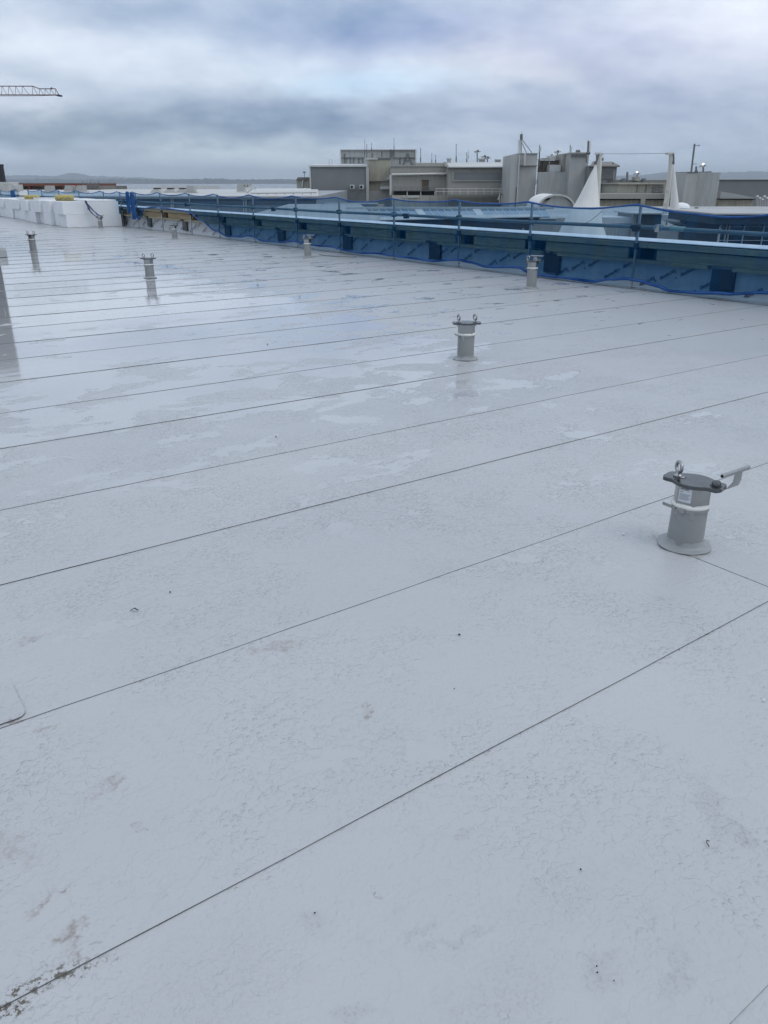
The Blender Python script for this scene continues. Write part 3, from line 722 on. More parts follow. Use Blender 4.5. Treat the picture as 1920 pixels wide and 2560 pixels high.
# bent leaf-like scrap
x, y = G0(337, 1529); b = MB(); s_ = .018
b.add([(-s_, 0, 0), (0, .004, .010), (s_, 0, .001), (-s_ * .8, -.006, .0005), (0, -.004, .009), (s_ * .8, -.005, .001), (-s_, 0, -.0008), (0, .004, .0075), (s_, 0, -.0006)], [(0, 1, 4, 3), (1, 2, 5, 4), (0, 6, 7, 1), (1, 7, 8, 2)])
o = b.build('bent_scrap', M_BLACK); o.location = (x, y, .0068); o.rotation_euler.z = -HEAD; tag(o, 'bent black scrap lying alone between two roof seams', 'debris')
chip(426, 1484, .0065, M_BLACK, 'black_chip', 'round black crumb beside the bent black scrap', .7)
chip(1148, 1590, .009, M_BLACK, 'black_chip', 'oval black chip alone on a wide wet sheet', .6)
chip(1451, 2178, .005, M_BLACK, 'black_chip', 'tiny black square chip on a beaded sheet', .6)
chip(787, 2287, .004, M_BLACK, 'black_chip', 'tiny round black grit close to the long dark seam', .6)
chip(1559, 1338, .011, M_SEAL, 'white_chip', 'flat white pellet in front of the near labelled anchor', .4)
chip(1909, 1755, .009, M_SEAL, 'white_chip', 'white pellet on the sheet near a long dark seam', .5)
chip(1493, 2436, .004, M_BLACK, 'black_chip', 'dark grit speck in the greyish scuffed area', .6)
chip(669, 862, .012, M_BLACK, 'black_chip', 'dark crumb on the far wet sheets', .6)
chip(690, 1094, .009, M_BLACK, 'black_chip', 'dark crumb beside a middle seam', .6)
chip(1491, 2420, .0035, M_BLACK, 'black_chip', 'elongated dark grit in the scuffed area beside a larger speck', .6)
chip(1534, 2456, .003, M_BLACK, 'black_chip', 'minute dark grit below the scuffed area', .6)
chip(1319, 1947, .003, M_BLACK, 'black_chip', 'minute dark grit alone above the greyish blot', .6)
chip(1136, 1725, .004, M_BLACK, 'black_chip', 'small dark grit below the oval black chip', .6)
x, y = G0(1772, 2122); tag(MB().tube([(x, y, .0075), (x + .006, y + .012, .009), (x + .013, y + .016, .009), (x + .017, y + .010, .0075)], .0012, 5).build('wire_hook', mat('rust_wire', (.05, .022, .015), .7)), 'tiny hooked rusty wire on the scuffed wet sheet', 'wire')

# ------------------------------------------------------------------ foam stack, rolls, webbing, cabinet at the frame edge
def foam(x0, x1, y0, y1, z0, z1, label, name='foam_block'):
    b = MB(); j = lambda: rnd.uniform(-.006, .006)
    cx, cy = (x0 + x1) / 2, (y0 + y1) / 2
    b.box(x0 - cx, x1 - cx, y0 - cy, y1 - cy, 0, z1 - z0); b.v = [(x + j(), y + j(), z if z == 0 else z + j() * .5) for x, y, z in b.v]
    o = b.build(name, M_FOAM, bevel=.003); o.location = (cx, cy, z0); o.rotation_euler.z = rnd.uniform(-.022, .022)
    return tag(o, label, 'foam block', 'white foam blocks stacked on the roof')
ordn = ['first', 'second', 'third', 'fourth', 'fifth', 'sixth', 'seventh', 'eighth']
ys0 = [33.02, 34.25, 35.45, 36.65, 37.85, 39.05]
offl = [.07, .24, .10, .26, .10, .22]; offu = [.0, .26, .14, .05, .22, .10]; hz = [.47, .46, .47, .46, .46, .465]; hu = [.93, .885, .925, .93, .90, .90]
for i, y in enumerate(ys0):
    foam(8.86 + offl[i], 11.03, y, y + 1.17, .010, hz[i], f'lower white foam block, {ordn[i]} column back from the stack end at the webbed anchor')
    foam(8.84 + offu[i], 10.98 + .04 * (i % 2), y + .02, y + 1.16, hz[i] + .004, hu[i], f'upper white foam block, {ordn[i]} column back from the stack end at the webbed anchor')
for i, y in enumerate([40.35, 41.95, 43.55, 45.15, 46.75]):
    foam(9.28 + .05 * (i % 2), 11.0, y, y + 1.52, .010, .45, f'lower white foam block of the farther stack, {ordn[i]} from the gap between stacks')
    foam(9.25 + .06 * ((i + 1) % 2), 10.98, y + .02, y + 1.5, .455, .87, f'upper white foam block of the farther stack, {ordn[i]} from the gap between stacks')
for body, y, z in (('13', 43.9, .62), ('18', 44.0, .12)):
    pass
for x0, x1, y0, y1, z, lab in [(9.75, 10.95, 33.15, 34.3, .936, 'thin white foam slab on the stack end nearest the bare timber'), (9.6, 10.8, 35.3, 36.5, .938, 'thin white foam slab behind the larger yellow roll'), (9.3, 10.9, 37.9, 39.2, .940, 'thin white foam slab on the far end of the front stack'), (9.5, 10.9, 41.5, 43.2, .880, 'thin white foam slab on the farther stack beside the smaller yellow roll')]:
    foam(x0, x1, y0, y1, z, z + .055, lab, 'foam_slab')
def roll(c, ln, r, ang, label):
    t = empty('insulation_roll', c, math.radians(ang), label=label, cat='roll')
    b = MB(); n = 20; vs_ = []; fs = []; prof = [(-ln / 2, r * .55), (-ln / 2 + .012, r * .86), (-ln / 2 + .05, r), (0, r * 1.02), (ln / 2 - .05, r), (ln / 2 - .012, r * .86), (ln / 2, r * .62)]
    for x, q_ in prof:
        for j in range(n):
            a = 2 * math.pi * j / n; w_ = q_ * (1 + .05 * mnoise.noise(Vector((x * 8, math.cos(a) * 2, math.sin(a) * 2 + c[1])))); vs_.append((x, w_ * math.cos(a), r + w_ * math.sin(a)))
    for i in range(len(prof) - 1):
        for j in range(n): fs.append((i * n + j, i * n + (j + 1) % n, (i + 1) * n + (j + 1) % n, (i + 1) * n + j))
    b.add(vs_, fs + [tuple(range(n))[::-1]]); b.build('wrap', M_YELL, t, smooth=60)
    MB().lathe([(r * .62, 0), (r * .60, .006)], 20).build('end_face', M_YEND, t).matrix_basis = Matrix.Translation((ln / 2 - .002, 0, r)) @ Matrix.Rotation(math.pi / 2, 4, 'Y')
    MB().lathe([(r * .13, 0), (r * .12, .004)], 12).build('core_hole', M_BLACK, t).matrix_basis = Matrix.Translation((ln / 2 + .0045, 0, r)) @ Matrix.Rotation(math.pi / 2, 4, 'Y')
    bb = MB(); R_ = random.Random(int(c[1] * 10))
    for i in range(9):
        x = -ln * .38 + i * ln * .085; a = math.radians(R_.uniform(168, 215)); hgt = R_.uniform(.1, .32)
        for s_ in range(2):
            a2 = a + s_ * .36
            e = lambda q, u: (u, r * 1.045 * math.cos(q), r + r * 1.045 * math.sin(q))
            bb.add([e(a2, x), e(a2, x + .030), e(a2 - hgt, x + .034), e(a2 - hgt, x + .004)], [(0, 1, 2, 3)])
    bb.build('printed_mark', mat('print_green', (.09, .09, .06), .6), t)
roll((9.42, 34.75, .934), .70, .115, -22, 'larger yellow wrapped insulation roll lying on the front foam stack')
roll((9.72, 41.2, .874), .66, .105, -22, 'smaller yellow wrapped insulation roll lying on the farther foam stack')
# blue webbing harness draped from the foam edge to the anchor
hb = empty('webbing_harness', (10.05, 32.62, .36), label='dark blue webbing harness draped from the foam edge over an anchor', cat='harness')
def strap(pts, wd, name, m=M_NAVY):
    b = MB(); vs_ = []; fs = []
    for i, p in enumerate(pts):
        vs_ += [(p[0] - wd / 2, p[1], p[2]), (p[0] + wd / 2, p[1] - .01, p[2] + .012 * math.sin(i)), (p[0] + wd / 2, p[1] + .006, p[2] + .014 * math.sin(i)), (p[0] - wd / 2, p[1] + .016, p[2])]
    for i in range(len(pts) - 1):
        for j in range(4): fs.append((i * 4 + j, i * 4 + (j + 1) % 4, (i + 1) * 4 + (j + 1) % 4, (i + 1) * 4 + j))
    b.add(vs_, fs + [(0, 1, 2, 3), tuple(len(vs_) - 4 + j for j in (3, 2, 1, 0))]); o = b.build(name, m, hb); return o
strap([(-.36, .28, .61), (-.34, .26, .50), (-.26, .25, .40), (-.15, .22, .26), (-.02, .05, .10), (.04, -.04, .05)], .07, 'strap')
strap([(-.35, .27, .58), (-.31, .22, .42), (-.27, .20, .24), (-.20, .10, .12), (-.10, -.06, .02), (.02, -.10, -.005)], .045, 'strap')
strap([(-.33, .26, .50), (-.31, .20, .36), (-.33, .18, .28)], .06, 'strap')
strap([(-.30, .20, .40), (-.14, .12, .22), (-.05, .0, .03)], .03, 'strap', mat('web_pale', (.22, .28, .38), .6))
strap([(-.14, -.06, .02), (-.02, -.115, .055), (.10, -.07, .03)], .06, 'strap')
# plant cabinet standing just outside the left edge; its corner and its mirror image show
cb_ = empty('plant_cabinet', (3.35, 21.2, .0065), math.radians(-11.6), label='tall black plant cabinet on a pale plinth at the edge of the wet roof', cat='cabinet')
MB().box(-1.1, .86, -.45, .45, .0, .16).build('plinth', mat('plinth_pale', (.45, .46, .47), .6), cb_, bevel=.008)
MB().box(-1.0, .68, -.40, .40, .162, 2.6).build('cabinet_body', M_BLACK, cb_, bevel=.01)
for x0, x1 in ((-.98, -.18), (-.14, .66)):
    dr = MB().box(x0, x1, -.422, -.402, .2, 2.55).build('door', M_BLACK, cb_, bevel=.004)
    MB().box(x1 - .07, x1 - .05, -.445, -.423, 1.1, 1.25).build('handle', M_GALV, dr)


# ------------------------------------------------------------------ neighbouring buildings (built square to the camera heading)
C_ = lambda n, c, **k: mat(n, c, **k)
M_GREYD = C_('clad_dark', (.205, .213, .215), rough=.55, var=.05, scale=.4)
M_GREYM = C_('clad_mid', (.37, .355, .32), rough=.6, var=.06, scale=.5, streak=.25)
M_GREYL = C_('clad_light', (.47, .475, .46), rough=.55, var=.06, scale=.4, streak=.3)
M_PALE = C_('pale_trim', (.55, .56, .56), rough=.5, var=.06, scale=1)
M_CREAM = C_('cream_wall', (.47, .45, .385), rough=.7, var=.08, scale=.6, streak=.5)
M_CREAMR = C_('cream_ribbed', (.47, .45, .365), rough=.6, var=.08, scale=.6, streak=.4, ribs=.05, ribscale=1.7)
M_CONC = C_('stained_concrete', (.46, .43, .34), rough=.8, var=.12, scale=.8, streak=.75)
M_RIBG = C_('ribbed_grey', (.50, .515, .505), rough=.5, var=.06, scale=.5, streak=.45, ribs=.04, ribscale=2.2)
M_WROOF = C_('white_roof', (.52, .52, .505), rough=.5, var=.10, scale=.12)
M_PROOF = C_('pale_roof', (.40, .41, .41), rough=.55, var=.12, scale=.15)
M_GROOF = C_('grey_roof', (.33, .34, .34), rough=.55, var=.12, scale=.15)
M_BROOF = C_('brown_roof', (.20, .19, .175), rough=.7, var=.1, scale=.2)
M_DARK = C_('dark_opening_and_shade', (.03, .03, .032), rough=.6)  # near-black for openings, and for shade painted under the annex canopy
M_PIPE = C_('pipe_white', (.62, .62, .59), rough=.5, var=.06, scale=1)
M_VENT = C_('vent_grey', (.40, .40, .39), rough=.6, var=.08, scale=1)
M_LOUV = C_('louvre_brown', (.16, .135, .11), rough=.7, var=.15, scale=1)
M_DOOR = C_('door_brown', (.13, .095, .06), rough=.6, var=.12, scale=2)
M_ANT = C_('antenna_grey', (.16, .165, .17), rough=.5)
M_RUST = C_('red_oxide', (.19, .065, .045), rough=.7, var=.15, scale=1)
M_GLASS = C_('sky_glass', (.10, .17, .24), rough=.12, var=.10, scale=.6, spec=.8)
M_GLASSD = C_('dark_glass', (.012, .016, .02), rough=.08, var=.2, scale=.4, spec=.6)
M_FAB = C_('tent_fabric', (.78, .77, .745), rough=.6, var=.06, scale=.5, streak=.12)
M_MAST = C_('mast_white', (.68, .67, .62), rough=.45, var=.05, scale=1)
M_ORNG = C_('orange_red', (.38, .055, .02), rough=.6)
class T:
    def __init__(s, name, label, cat, D, px, group=None, base=None):
        s.D = D; s.r0 = HX(px, D); s.z0 = GROUND if base is None else HZ(base, D)
        s.e = empty(name, W3(s.r0, D, s.z0), -HEAD, label=label, cat=cat, group=group)
    def z(s, y, d): return GROUND if y == 'g' else HZ(y, s.D + d)
    def box(s, name, m, x0, y0, x1, y1, d0=0, d1=1, parent=None, bevel=0):
        f = s.D + d0; ym = y0 if y1 == 'g' else (y0 + y1) / 2
        b = MB().box(HX(x0, f, ym) - s.r0, HX(x1, f, ym) - s.r0, d0, d1, s.z(y1, d0) - s.z0, s.z(y0, d0) - s.z0)
        return b.build(name, m, parent or s.e, bevel=bevel)
    def poly(s, name, m, pts, d0=0, d1=1, parent=None):
        f = s.D + d0; b = MB().prism([(HX(x, f, 480 if y == 'g' else y) - s.r0, s.z(y, d0) - s.z0) for x, y in pts], (d0, d1), 'y'); return b.build(name, m, parent or s.e)
    def slope(s, name, m, x0, x1, ya, da, yb, db, th=.15, parent=None, xb0=None, xb1=None):
        # roof plane from front edge (row ya at depth da) to back edge (row yb at depth db)
        fa, fb = s.D + da, s.D + db; xb0 = x0 if xb0 is None else xb0; xb1 = x1 if xb1 is None else xb1
        q = [(HX(x0, fa) - s.r0, da, HZ(ya, fa) - s.z0), (HX(x1, fa) - s.r0, da, HZ(ya, fa) - s.z0), (HX(xb1, fb) - s.r0, db, HZ(yb, fb) - s.z0), (HX(xb0, fb) - s.r0, db, HZ(yb, fb) - s.z0)]
        b = MB(); b.add(q + [(x, y, z - th) for x, y, z in q], [(0, 1, 2, 3), (7, 6, 5, 4), (0, 4, 5, 1), (1, 5, 6, 2), (2, 6, 7, 3), (3, 7, 4, 0)]); return b.build(name, m, parent or s.e)
    def P(s, x, y, d=0): f = s.D + d; return (HX(x, f, y) - s.r0, d, HZ(y, f) - s.z0)
    def bar(s, name, m, pts, r, d=0, parent=None, n=6):
        return MB().tube([s.P(p[0], p[1], p[2] if len(p) > 2 else d) for p in pts], r, n).build(name, m, parent or s.e, smooth=40)

# --- left: site building under a red beam, chimney, dome vent, boxes
t = T('site_building', 'low unfinished building under a long red oxide roof beam behind the far net', 'building', 120, 110)
t.box('wall', C_('site_wall', (.22, .20, .175), var=.2, scale=.5), 22, 465, 248, 'g', 1.0, 14)
t.box('roof_beam', M_RUST, 8, 459.5, 207, 465, 0, 15)
t.box('roof_edge', M_BROOF, 8, 457.5, 207, 459.2, .2, 15)
for x in (74, 136, 158, 206): t.box('column', M_RUST, x - 1.5, 465.3, x + 1.5, 480, .1, .6)
for x in (63, 78): t.box('window', M_DARK, x - 2.2, 466.5, x + 2.2, 471, .9, .99)
t.box('red_panel', M_ORNG, 178, 462, 189, 472, -.3, -.05)
t = T('scaffold_bay', 'grey scaffold bay at the end of the red-beamed building', 'scaffold', 119, 226)
for i, x in enumerate((207, 217, 227, 237, 247)): t.bar('standard', M_ANT, [(x, 456 if i % 2 else 453), (x, 480)], .06)
for y in (459, 464, 470): t.bar('ledger', M_ANT, [(205, y), (248, y)], .05)
for x in (207, 227): t.bar('brace', M_ANT, [(x, 470), (x + 20, 459)], .04)
for i, y in enumerate((464, 470)): t.box('plank', M_LOUV, 207, y, 247, y + 1.3, .1, 1.2)
t = T('chimney_stack', 'slanting black flue pipe on a white base beside the red beam', 'chimney', 100, 6)
t.bar('flue', M_BLACK, [(8, 459), (0, 413)], .36, n=12); t.bar('flue_cap', M_BLACK, [(0.6, 416), (-.5, 411)], .40, n=12)
t.box('white_base', M_WROOF, -16, 455, 21, 461, -.8, 2); t.box('base_wall', M_GREYL, -18, 461.5, 20, 'g', -1, 3)
t = T('dome_vent', 'round topped grey dome vent above the bunched blue net', 'vent', 80, 37, base=480)
r_ = (HX(46, 80) - HX(29, 80)) / 2; zt = HZ(460.5, 80) - t.z0
MB().lathe([(r_, 0), (r_, zt - r_ * .35), (r_ * .85, zt - r_ * .15), (r_ * .5, zt - .03), (.05, zt)], 20).build('dome', M_VENT, t.e, smooth=50)
for i, (x0, x1, y0, lab) in enumerate(((111, 128, 464, 'grey box vent apart from the red panel, behind the far net'), (161, 180, 463.5, 'grey box vent in front of the red panel'), (190, 208, 463.5, 'grey box vent below the scaffold bay'))):
    t = T('box_vent', lab, 'vent', 84, (x0 + x1) / 2, 'grey box vents on the white hall roof', base=486)
    t.poly('housing', M_VENT, [(x0 + 1, y0), (x1 - 1, y0), (x1 + 1, 478), (x0 - 1, 478)], 0, 1.0); t.box('curb', M_WROOF, x0 - 3, 478, x1 + 3, 486, -.2, 1.3)

# --- white hall across the gap: wall, roof, vents, screen, rail
hall = T('white_hall', 'long hall with blue-grey wall and stained white flat roof across the gap', 'building', 70, 330)
hall.box('wall', C_('hall_wall', (.30, .325, .34), var=.06, scale=.3), -190, 492, 790, 'g', 0, 60)
hall.slope('roof', M_WROOF, -200, 795, 489.5, -.4, 473, 58, .25)
hall.box('fascia', M_PALE, -200, 489.8, 795, 493.5, -.5, -.41)
hall.box('wall_band', C_('hall_band', (.22, .25, .27), var=.05), -190, 505, 790, 509, -.12, -.01)
for x in (428.5, 433, 609, 615): hall.bar('downpipe', M_PIPE, [(x, 493), (x, 530)], .055, -.15)
for x, lab in ((612, 0),): hall.box('pipe_bracket', M_PIPE, 602, 497, 624, 500, -.25, -.05)
for i, (x, lab) in enumerate(((390, 'first cowl vent on the stained white roof'), (424, 'second cowl vent on the stained white roof, in front of the screen'), (454, 'third cowl vent on the white roof, beside a grey tank'))):
    t = T('cowl_vent', lab, 'vent', 88, x, 'cowl vents on the white hall roof', base=483)
    t.poly('flashing', M_WROOF, [(x - 9, 474), (x + 8, 474), (x + 17, 483), (x - 17, 483)], -.3, 1.6)
    t.box('cowl', M_PALE, x - 8, 466.5, x + 7, 469.5, -.1, 1.2); t.box('opening', M_DARK, x - 6.5, 469.7, x + 6, 472.4, 0, 1.0); t.box('neck', M_VENT, x - 7, 472.5, x + 7, 474, 0, 1.1)
t = T('roof_tank', 'grey tapering tank beside the third cowl vent', 'tank', 86, 475, base=482)
t.poly('shell', M_VENT, [(467, 464), (483, 464), (487, 480), (464, 480)], 0, 1.0); t.box('curb', M_VENT, 462, 480.2, 489, 482, -.1, 1.2)
t = T('roof_screen', 'white panelled screen wall standing behind the cowl vents', 'screen', 118, 475, base=473)
for i in range(11): x = 397 + i * 14; t.box('panel', M_WROOF, x, 464, x + 13.4, 472.4, 0, .1)
t = T('air_unit', 'grey air unit with three boxes beside a short white stair', 'air unit', 92, 612, base=484)
t.poly('casing', M_VENT, [(593.5, 460.5), (609, 460.5), (610.5, 478), (591.5, 478)], 0, 1.2); t.poly('casing', M_VENT, [(611, 460.5), (618.5, 460.5), (617, 468), (612, 468)], .3, 1.0); t.poly('casing', M_VENT, [(620.5, 460.5), (629, 460.5), (630, 468), (620, 468)], .3, 1.0)
t.box('plinth', M_PALE, 590, 478.2, 612, 484, -.1, 1.3)
t = T('steel_stair', 'short white access stair on the white roof beside the air unit', 'stair', 87, 622, base=486)
t.bar('stringer', M_PIPE, [(611, 484), (632, 469.5)], .09); t.bar('stringer', M_PIPE, [(612, 484, 1), (633, 469.5, 1)], .09)
for i in range(6): t.box('tread', M_PIPE, 612 + i * 3.4, 482 - i * 2.3, 616 + i * 3.4, 482.7 - i * 2.3, .05, .95)
t.bar('hand_rail', M_PIPE, [(609, 478), (632, 463)], .05); t.bar('brace', M_PIPE, [(611, 469), (624, 484)], .05)
t = T('pipe_run', 'low grey pipe on supports along the edge of the white roof', 'pipe', 76, 710)
t.bar('pipe', M_VENT, [(628, 483.5), (792, 481.5)], .06)
for i in range(7): t.box('support', M_ANT, 645 + i * 22, 483.5, 646.2 + i * 22, 488, -.05, .1)
t = T('white_canopy', 'white ribbed canopy roof next to the dark clad block', 'canopy', 105, 720)
t.slope('roof_sheet', M_PALE, 640, 776, 481.5, 0, 471, 8, .1)
for i in range(4): t.slope('rib', M_PALE, 655 + i * 32, 661 + i * 32, 480.8, -.02, 470.2, 8, .1, xb0=663 + i * 32, xb1=669 + i * 32)
t.box('wall', M_GREYL, 642, 483, 774, 'g', .3, 8)
t = T('tan_kiosk', 'small tan block with stained roof at the end of the dark clad block', 'building', 134, 758)
t.poly('wall', M_CREAM, [(741, 449), (776, 449), (776, 'g'), (743, 'g')], 0, 8); t.poly('roof', M_BROOF, [(745, 443), (776, 443), (776, 450), (739.5, 450)], -.3, 8)
t.bar('drainpipe', M_PIPE, [(757, 450), (755, 472)], .12, -.2); t.bar('lamp_post', M_ANT, [(761, 443), (761, 432)], .05); t.box('lamp_head', M_ANT, 757, 429, 763.5, 432, -.2, .2)

# --- the long plant-room complex
t = T('clad_block', 'windowless dark grey clad block with pale corner trims and two condensers', 'building', 132, 846)
t.box('wall', M_GREYD, 776, 417, 918, 'g', 0, 14); t.box('parapet_cap', M_PALE, 772.5, 413.2, 919, 417, -.3, 14)
t.slope('roof', M_PALE, 774, 919, 413, -.2, 409.5, 12, .1, xb0=786)
t.box('corner_trim', M_PALE, 773, 417.2, 776.2, 'g', -.2, .3); t.box('corner_trim', M_GREYL, 915, 417.2, 922, 'g', -.25, 1.5)
t.bar('roof_ladder', M_PALE, [(823, 413), (823, 399), (830, 399), (830, 413)], .05)
for i, x in enumerate((880.5, 904)):
    c = T('condenser', ('condenser unit low on the dark clad block, away from the ribbed cream bay', 'condenser unit low on the dark clad block, next to the ribbed cream bay')[i], 'air unit', 131, x, 'condensers on the dark clad block', base=474)
    c.box('case', M_PALE, x - 5.6, 462, x + 5.4, 472.6, 0, .7, bevel=.03)
    q = c.P(x - 1, 467.3, -.05); MB().tube([(q[0], q[1] - .02, q[2]), (q[0], q[1] + .05, q[2])], .21, 14).build('fan', M_DARK, c.e)
    c.box('bracket', M_ANT, x - 4, 472.8, x + 4, 474, 0, .6)
t = T('lettered_screen', 'tall pale screen with painted letter shadows above the plant rooms', 'screen wall', 143, 946)
for i in range(11):
    x0 = 853 + i * 16.95; t.box('panel', M_RIBG, x0, 376, x0 + 16.75, 416, 0, .25)
t.box('cap_rail', M_PALE, 850, 373, 1041, 375.6, -.3, .4); t.box('edge_post', M_PALE, 850, 375.8, 853, 416, -.25, .4); t.box('edge_post', M_PALE, 1037.5, 375.8, 1041, 416, -.25, .4)
t.box('mid_rail', M_ANT, 853.5, 393.6, 910, 395, -.2, -.02); t.box('mid_rail', M_ANT, 983, 393.6, 1037, 395, -.2, -.02); t.box('painted_cap_shadow', M_ANT, 853.5, 375.8, 1037, 377, -.15, -.02); t.box('post', M_ANT, 975.5, 373, 978, 397, -.35, -.05); t.box('post', M_ANT, 982.5, 377, 984.5, 391, -.35, -.05)  # the thin dark strip under the cap rail is its shade, painted on
M_GH = C_('letter_shadow', (.20, .21, .21), rough=.6, var=.15, scale=2)  # shadows of the sign letters, put into a flat grey colour
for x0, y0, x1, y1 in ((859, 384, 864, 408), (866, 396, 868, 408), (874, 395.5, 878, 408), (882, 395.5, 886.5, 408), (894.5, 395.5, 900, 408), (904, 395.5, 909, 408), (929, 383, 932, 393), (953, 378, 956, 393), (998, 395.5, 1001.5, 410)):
    t.box('letter_shadow_bar', M_GH, x0, y0, x1, y1, -.06, -.01)
t.poly('letter_shadow_arch', M_GH, [(866, 395.5), (868, 393), (876, 393), (878, 395.5), (875, 397), (869, 397)], -.09, -.05)
t.poly('letter_shadow_a', M_GH, [(1016.5, 383), (1022, 383), (1032, 412), (1027.5, 412), (1025, 404), (1013.5, 404), (1011, 412), (1006.5, 412)], -.06, -.01)
t.box('letter_mark', M_RIBG, 1016.5, 394, 1022, 399, -.1, -.065)
t = T('cream_bay', 'ribbed cream metal bay between the dark clad block and the beige wall', 'building', 134, 950)
t.box('upper_cladding', M_CREAMR, 922, 399, 977, 452, 0, 8); t.box('lower_cladding', M_CREAMR, 922, 454, 951, 476, .3, 8); t.box('lower_cladding', M_CREAM, 951.3, 454, 977, 476, .3, 8)
t.box('lintel', M_ANT, 922, 452.2, 977, 453.8, -.2, 7); t.box('wall', M_GREYL, 916, 476.3, 979, 'g', .2, 8); t.box('cap', M_PALE, 914, 395.5, 944, 398.8, -.2, 6); t.box('cap', M_ANT, 944.3, 394.5, 977, 398.8, -.1, 6)
t.box('gas_meter', M_PALE, 967, 443, 976, 449, -.3, -.01); t.box('duct_box', M_PALE, 951, 466, 974, 473, -1.2, -.1)
t = T('beige_wing', 'long beige-grey wing with a brown door, gantry rail and white pipe', 'building', 128, 1050)
t.box('wall', M_GREYM, 976, 416, 1121, 'g', 0, 12); t.box('roof_parapet', M_GREYM, 1040, 407, 1112, 415.8, 2, 10); t.box('cap', M_GREYL, 975, 414, 1122, 416, -.15, 1.9)
dr = t.box('door', M_DOOR, 1055.5, 452, 1071.5, 475, -.12, -.01); t.box('door_frame', M_DARK, 1054, 450, 1073, 451.8, -.16, -.01, dr); t.box('door_handle', M_PALE, 1068.8, 463.5, 1070, 465, -.2, -.13, dr)
t.bar('pipe', M_PIPE, [(976.5, 488), (976.5, 437.5), (980, 436.5), (1113, 434.5), (1118, 432.5), (1119, 426), (1122, 424.5), (1262, 423), (1263, 417)], .16, -.5, n=8)
for i in range(12): t.box('pipe_clip', M_ANT, 986 + i * 11.3, 433, 987 + i * 11.3, 441, -.4, -.01)
t.box('gantry_floor', M_ANT, 984, 476, 1088, 478, -1.6, -.02)
for y in (467.5, 472): t.bar('gantry_rail', M_ANT, [(985, y), (1088, y)], .035, -1.5)
for i in range(8): t.bar('rail_post', M_ANT, [(985.5 + i * 14.6, 467.5), (985.5 + i * 14.6, 476)], .035, -1.5)
for x in (1018, 1052, 1087): t.box('leg', M_PIPE, x - 1, 478.2, x + 1, 489, -1.5, -1.2)
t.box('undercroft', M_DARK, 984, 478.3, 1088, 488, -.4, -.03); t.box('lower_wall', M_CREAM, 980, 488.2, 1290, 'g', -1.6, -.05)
for x0, y0, x1, y1 in ((1007, 490, 1013, 494), (1020, 489.5, 1048, 494.5)): t.box('hatch', M_PALE, x0, y0, x1, y1, -1.75, -1.62)
t = T('grey_wing', 'grey wing with white metal roof and dark wall band', 'building', 124, 1198)
t.box('wall', M_GREYM, 1121.5, 418, 1280, 'g', 0, 12); t.slope('roof', M_WROOF, 1118, 1282, 416.6, -.4, 405.5, 11, .15, xb0=1112); t.box('gutter', M_PALE, 1118, 416.8, 1282, 419, -.6, -.02)
t.box('dark_band', M_GREYD, 1134, 431, 1278, 451, -.15, -.01); t.box('band_frame', M_GREYL, 1132, 451.2, 1278, 453, -.2, -.01); t.box('band_frame', M_GREYL, 1131.5, 430, 1133.8, 451, -.2, -.01)  # flat darker grey band set on the wall, with a pale frame
t.slope('hip', M_BROOF, 1112, 1121, 416, -.5, 405.5, 11, .1, xb0=1107, xb1=1114)
for y in (472, 479): t.bar('walkway_rail', M_PIPE, [(1088, y), (1272, y - .5)], .04, -2.2)
for i in range(10): t.bar('rail_post', M_PIPE, [(1090 + i * 20, 471.5), (1090 + i * 20, 487)], .045, -2.2)
t.box('walkway', M_ANT, 1088, 487, 1275, 488.3, -2.3, -.3)
t.bar('wall_stair', M_PIPE, [(1245, 500), (1250, 486), (1275, 482)], .12, -2.6); t.bar('wall_stair', M_PIPE, [(1249, 512), (1249, 488)], .09, -2.6); t.bar('wall_stair', M_PIPE, [(1254, 512), (1254, 488)], .09, -2.6)
for i, (x, y0, y1, r) in enumerate(((912, 349, 395, .05), (917, 360, 395, .06), (929, 357, 376, .05), (985, 345, 376, .05), (1051.5, 370, 406, .07), (1079.5, 382, 407, .05), (1089, 387, 407, .06), (1140.5, 360, 407, .07), (1167, 380, 407, .07), (1170.5, 374, 396, .04))):
    labs = ['tall whip antenna over the second letter shadow panel', 'dark whip antenna at the cream bay edge', 'thin whip antenna over the cream bay', 'tallest whip antenna over the screen', 'whip antenna just past the screen end', 'thin whip antenna on the beige wing roof', 'short dark antenna on the beige wing roof', 'tall whip antenna on the grey wing ridge', 'dark antenna pole on the grey wing ridge', 'thin whip antenna twin to the dark pole']
    a = T('whip_antenna', labs[i], 'antenna', 137, x, 'whip antennas on the plant rooms', base=y1)
    a.bar('whip', M_ANT, [(x, y1), (x, y0)], r * .75); a.bar('mount', M_ANT, [(x, y1), (x, y1 - (y1 - y0) * .35)], r * 1.5)
def lampmast(x, y0, y1, D, lab, lit):
    a = T('lamp_mast', lab, 'light mast', D, x, 'light masts on the plant room roofs', base=y1)
    a.bar('mast', M_ANT, [(x, y1), (x, y0)], .10); a.box('cross_arm', M_ANT, x - 8, y0 + 3, x + 9, y0 + 4.4, -.1, .1); a.box('fitting', M_PALE, x - 6.5, y0 + 4.6, x + 1.5, y0 + 7, -.3, .3); a.box('head', M_ANT, x + .5, y0, x + 4, y0 + 6, -.2, .2)
    if lit:
        m = MATS.get('lamp_lit')
        if not m:
            m = mat('lamp_lit', (.9, .85, .8), .5); b_ = m.node_tree.nodes['Principled BSDF']; b_.inputs['Emission Color'].default_value = (1, .85, .75, 1); b_.inputs['Emission Strength'].default_value = 3.5
        q = a.P(x, y0 - .5, -.1); MB().lathe([(.03, -.10), (.10, -.05), (.12, 0), (.09, .07), (.03, .10)], 12).build('lamp', m, a.e).location = q
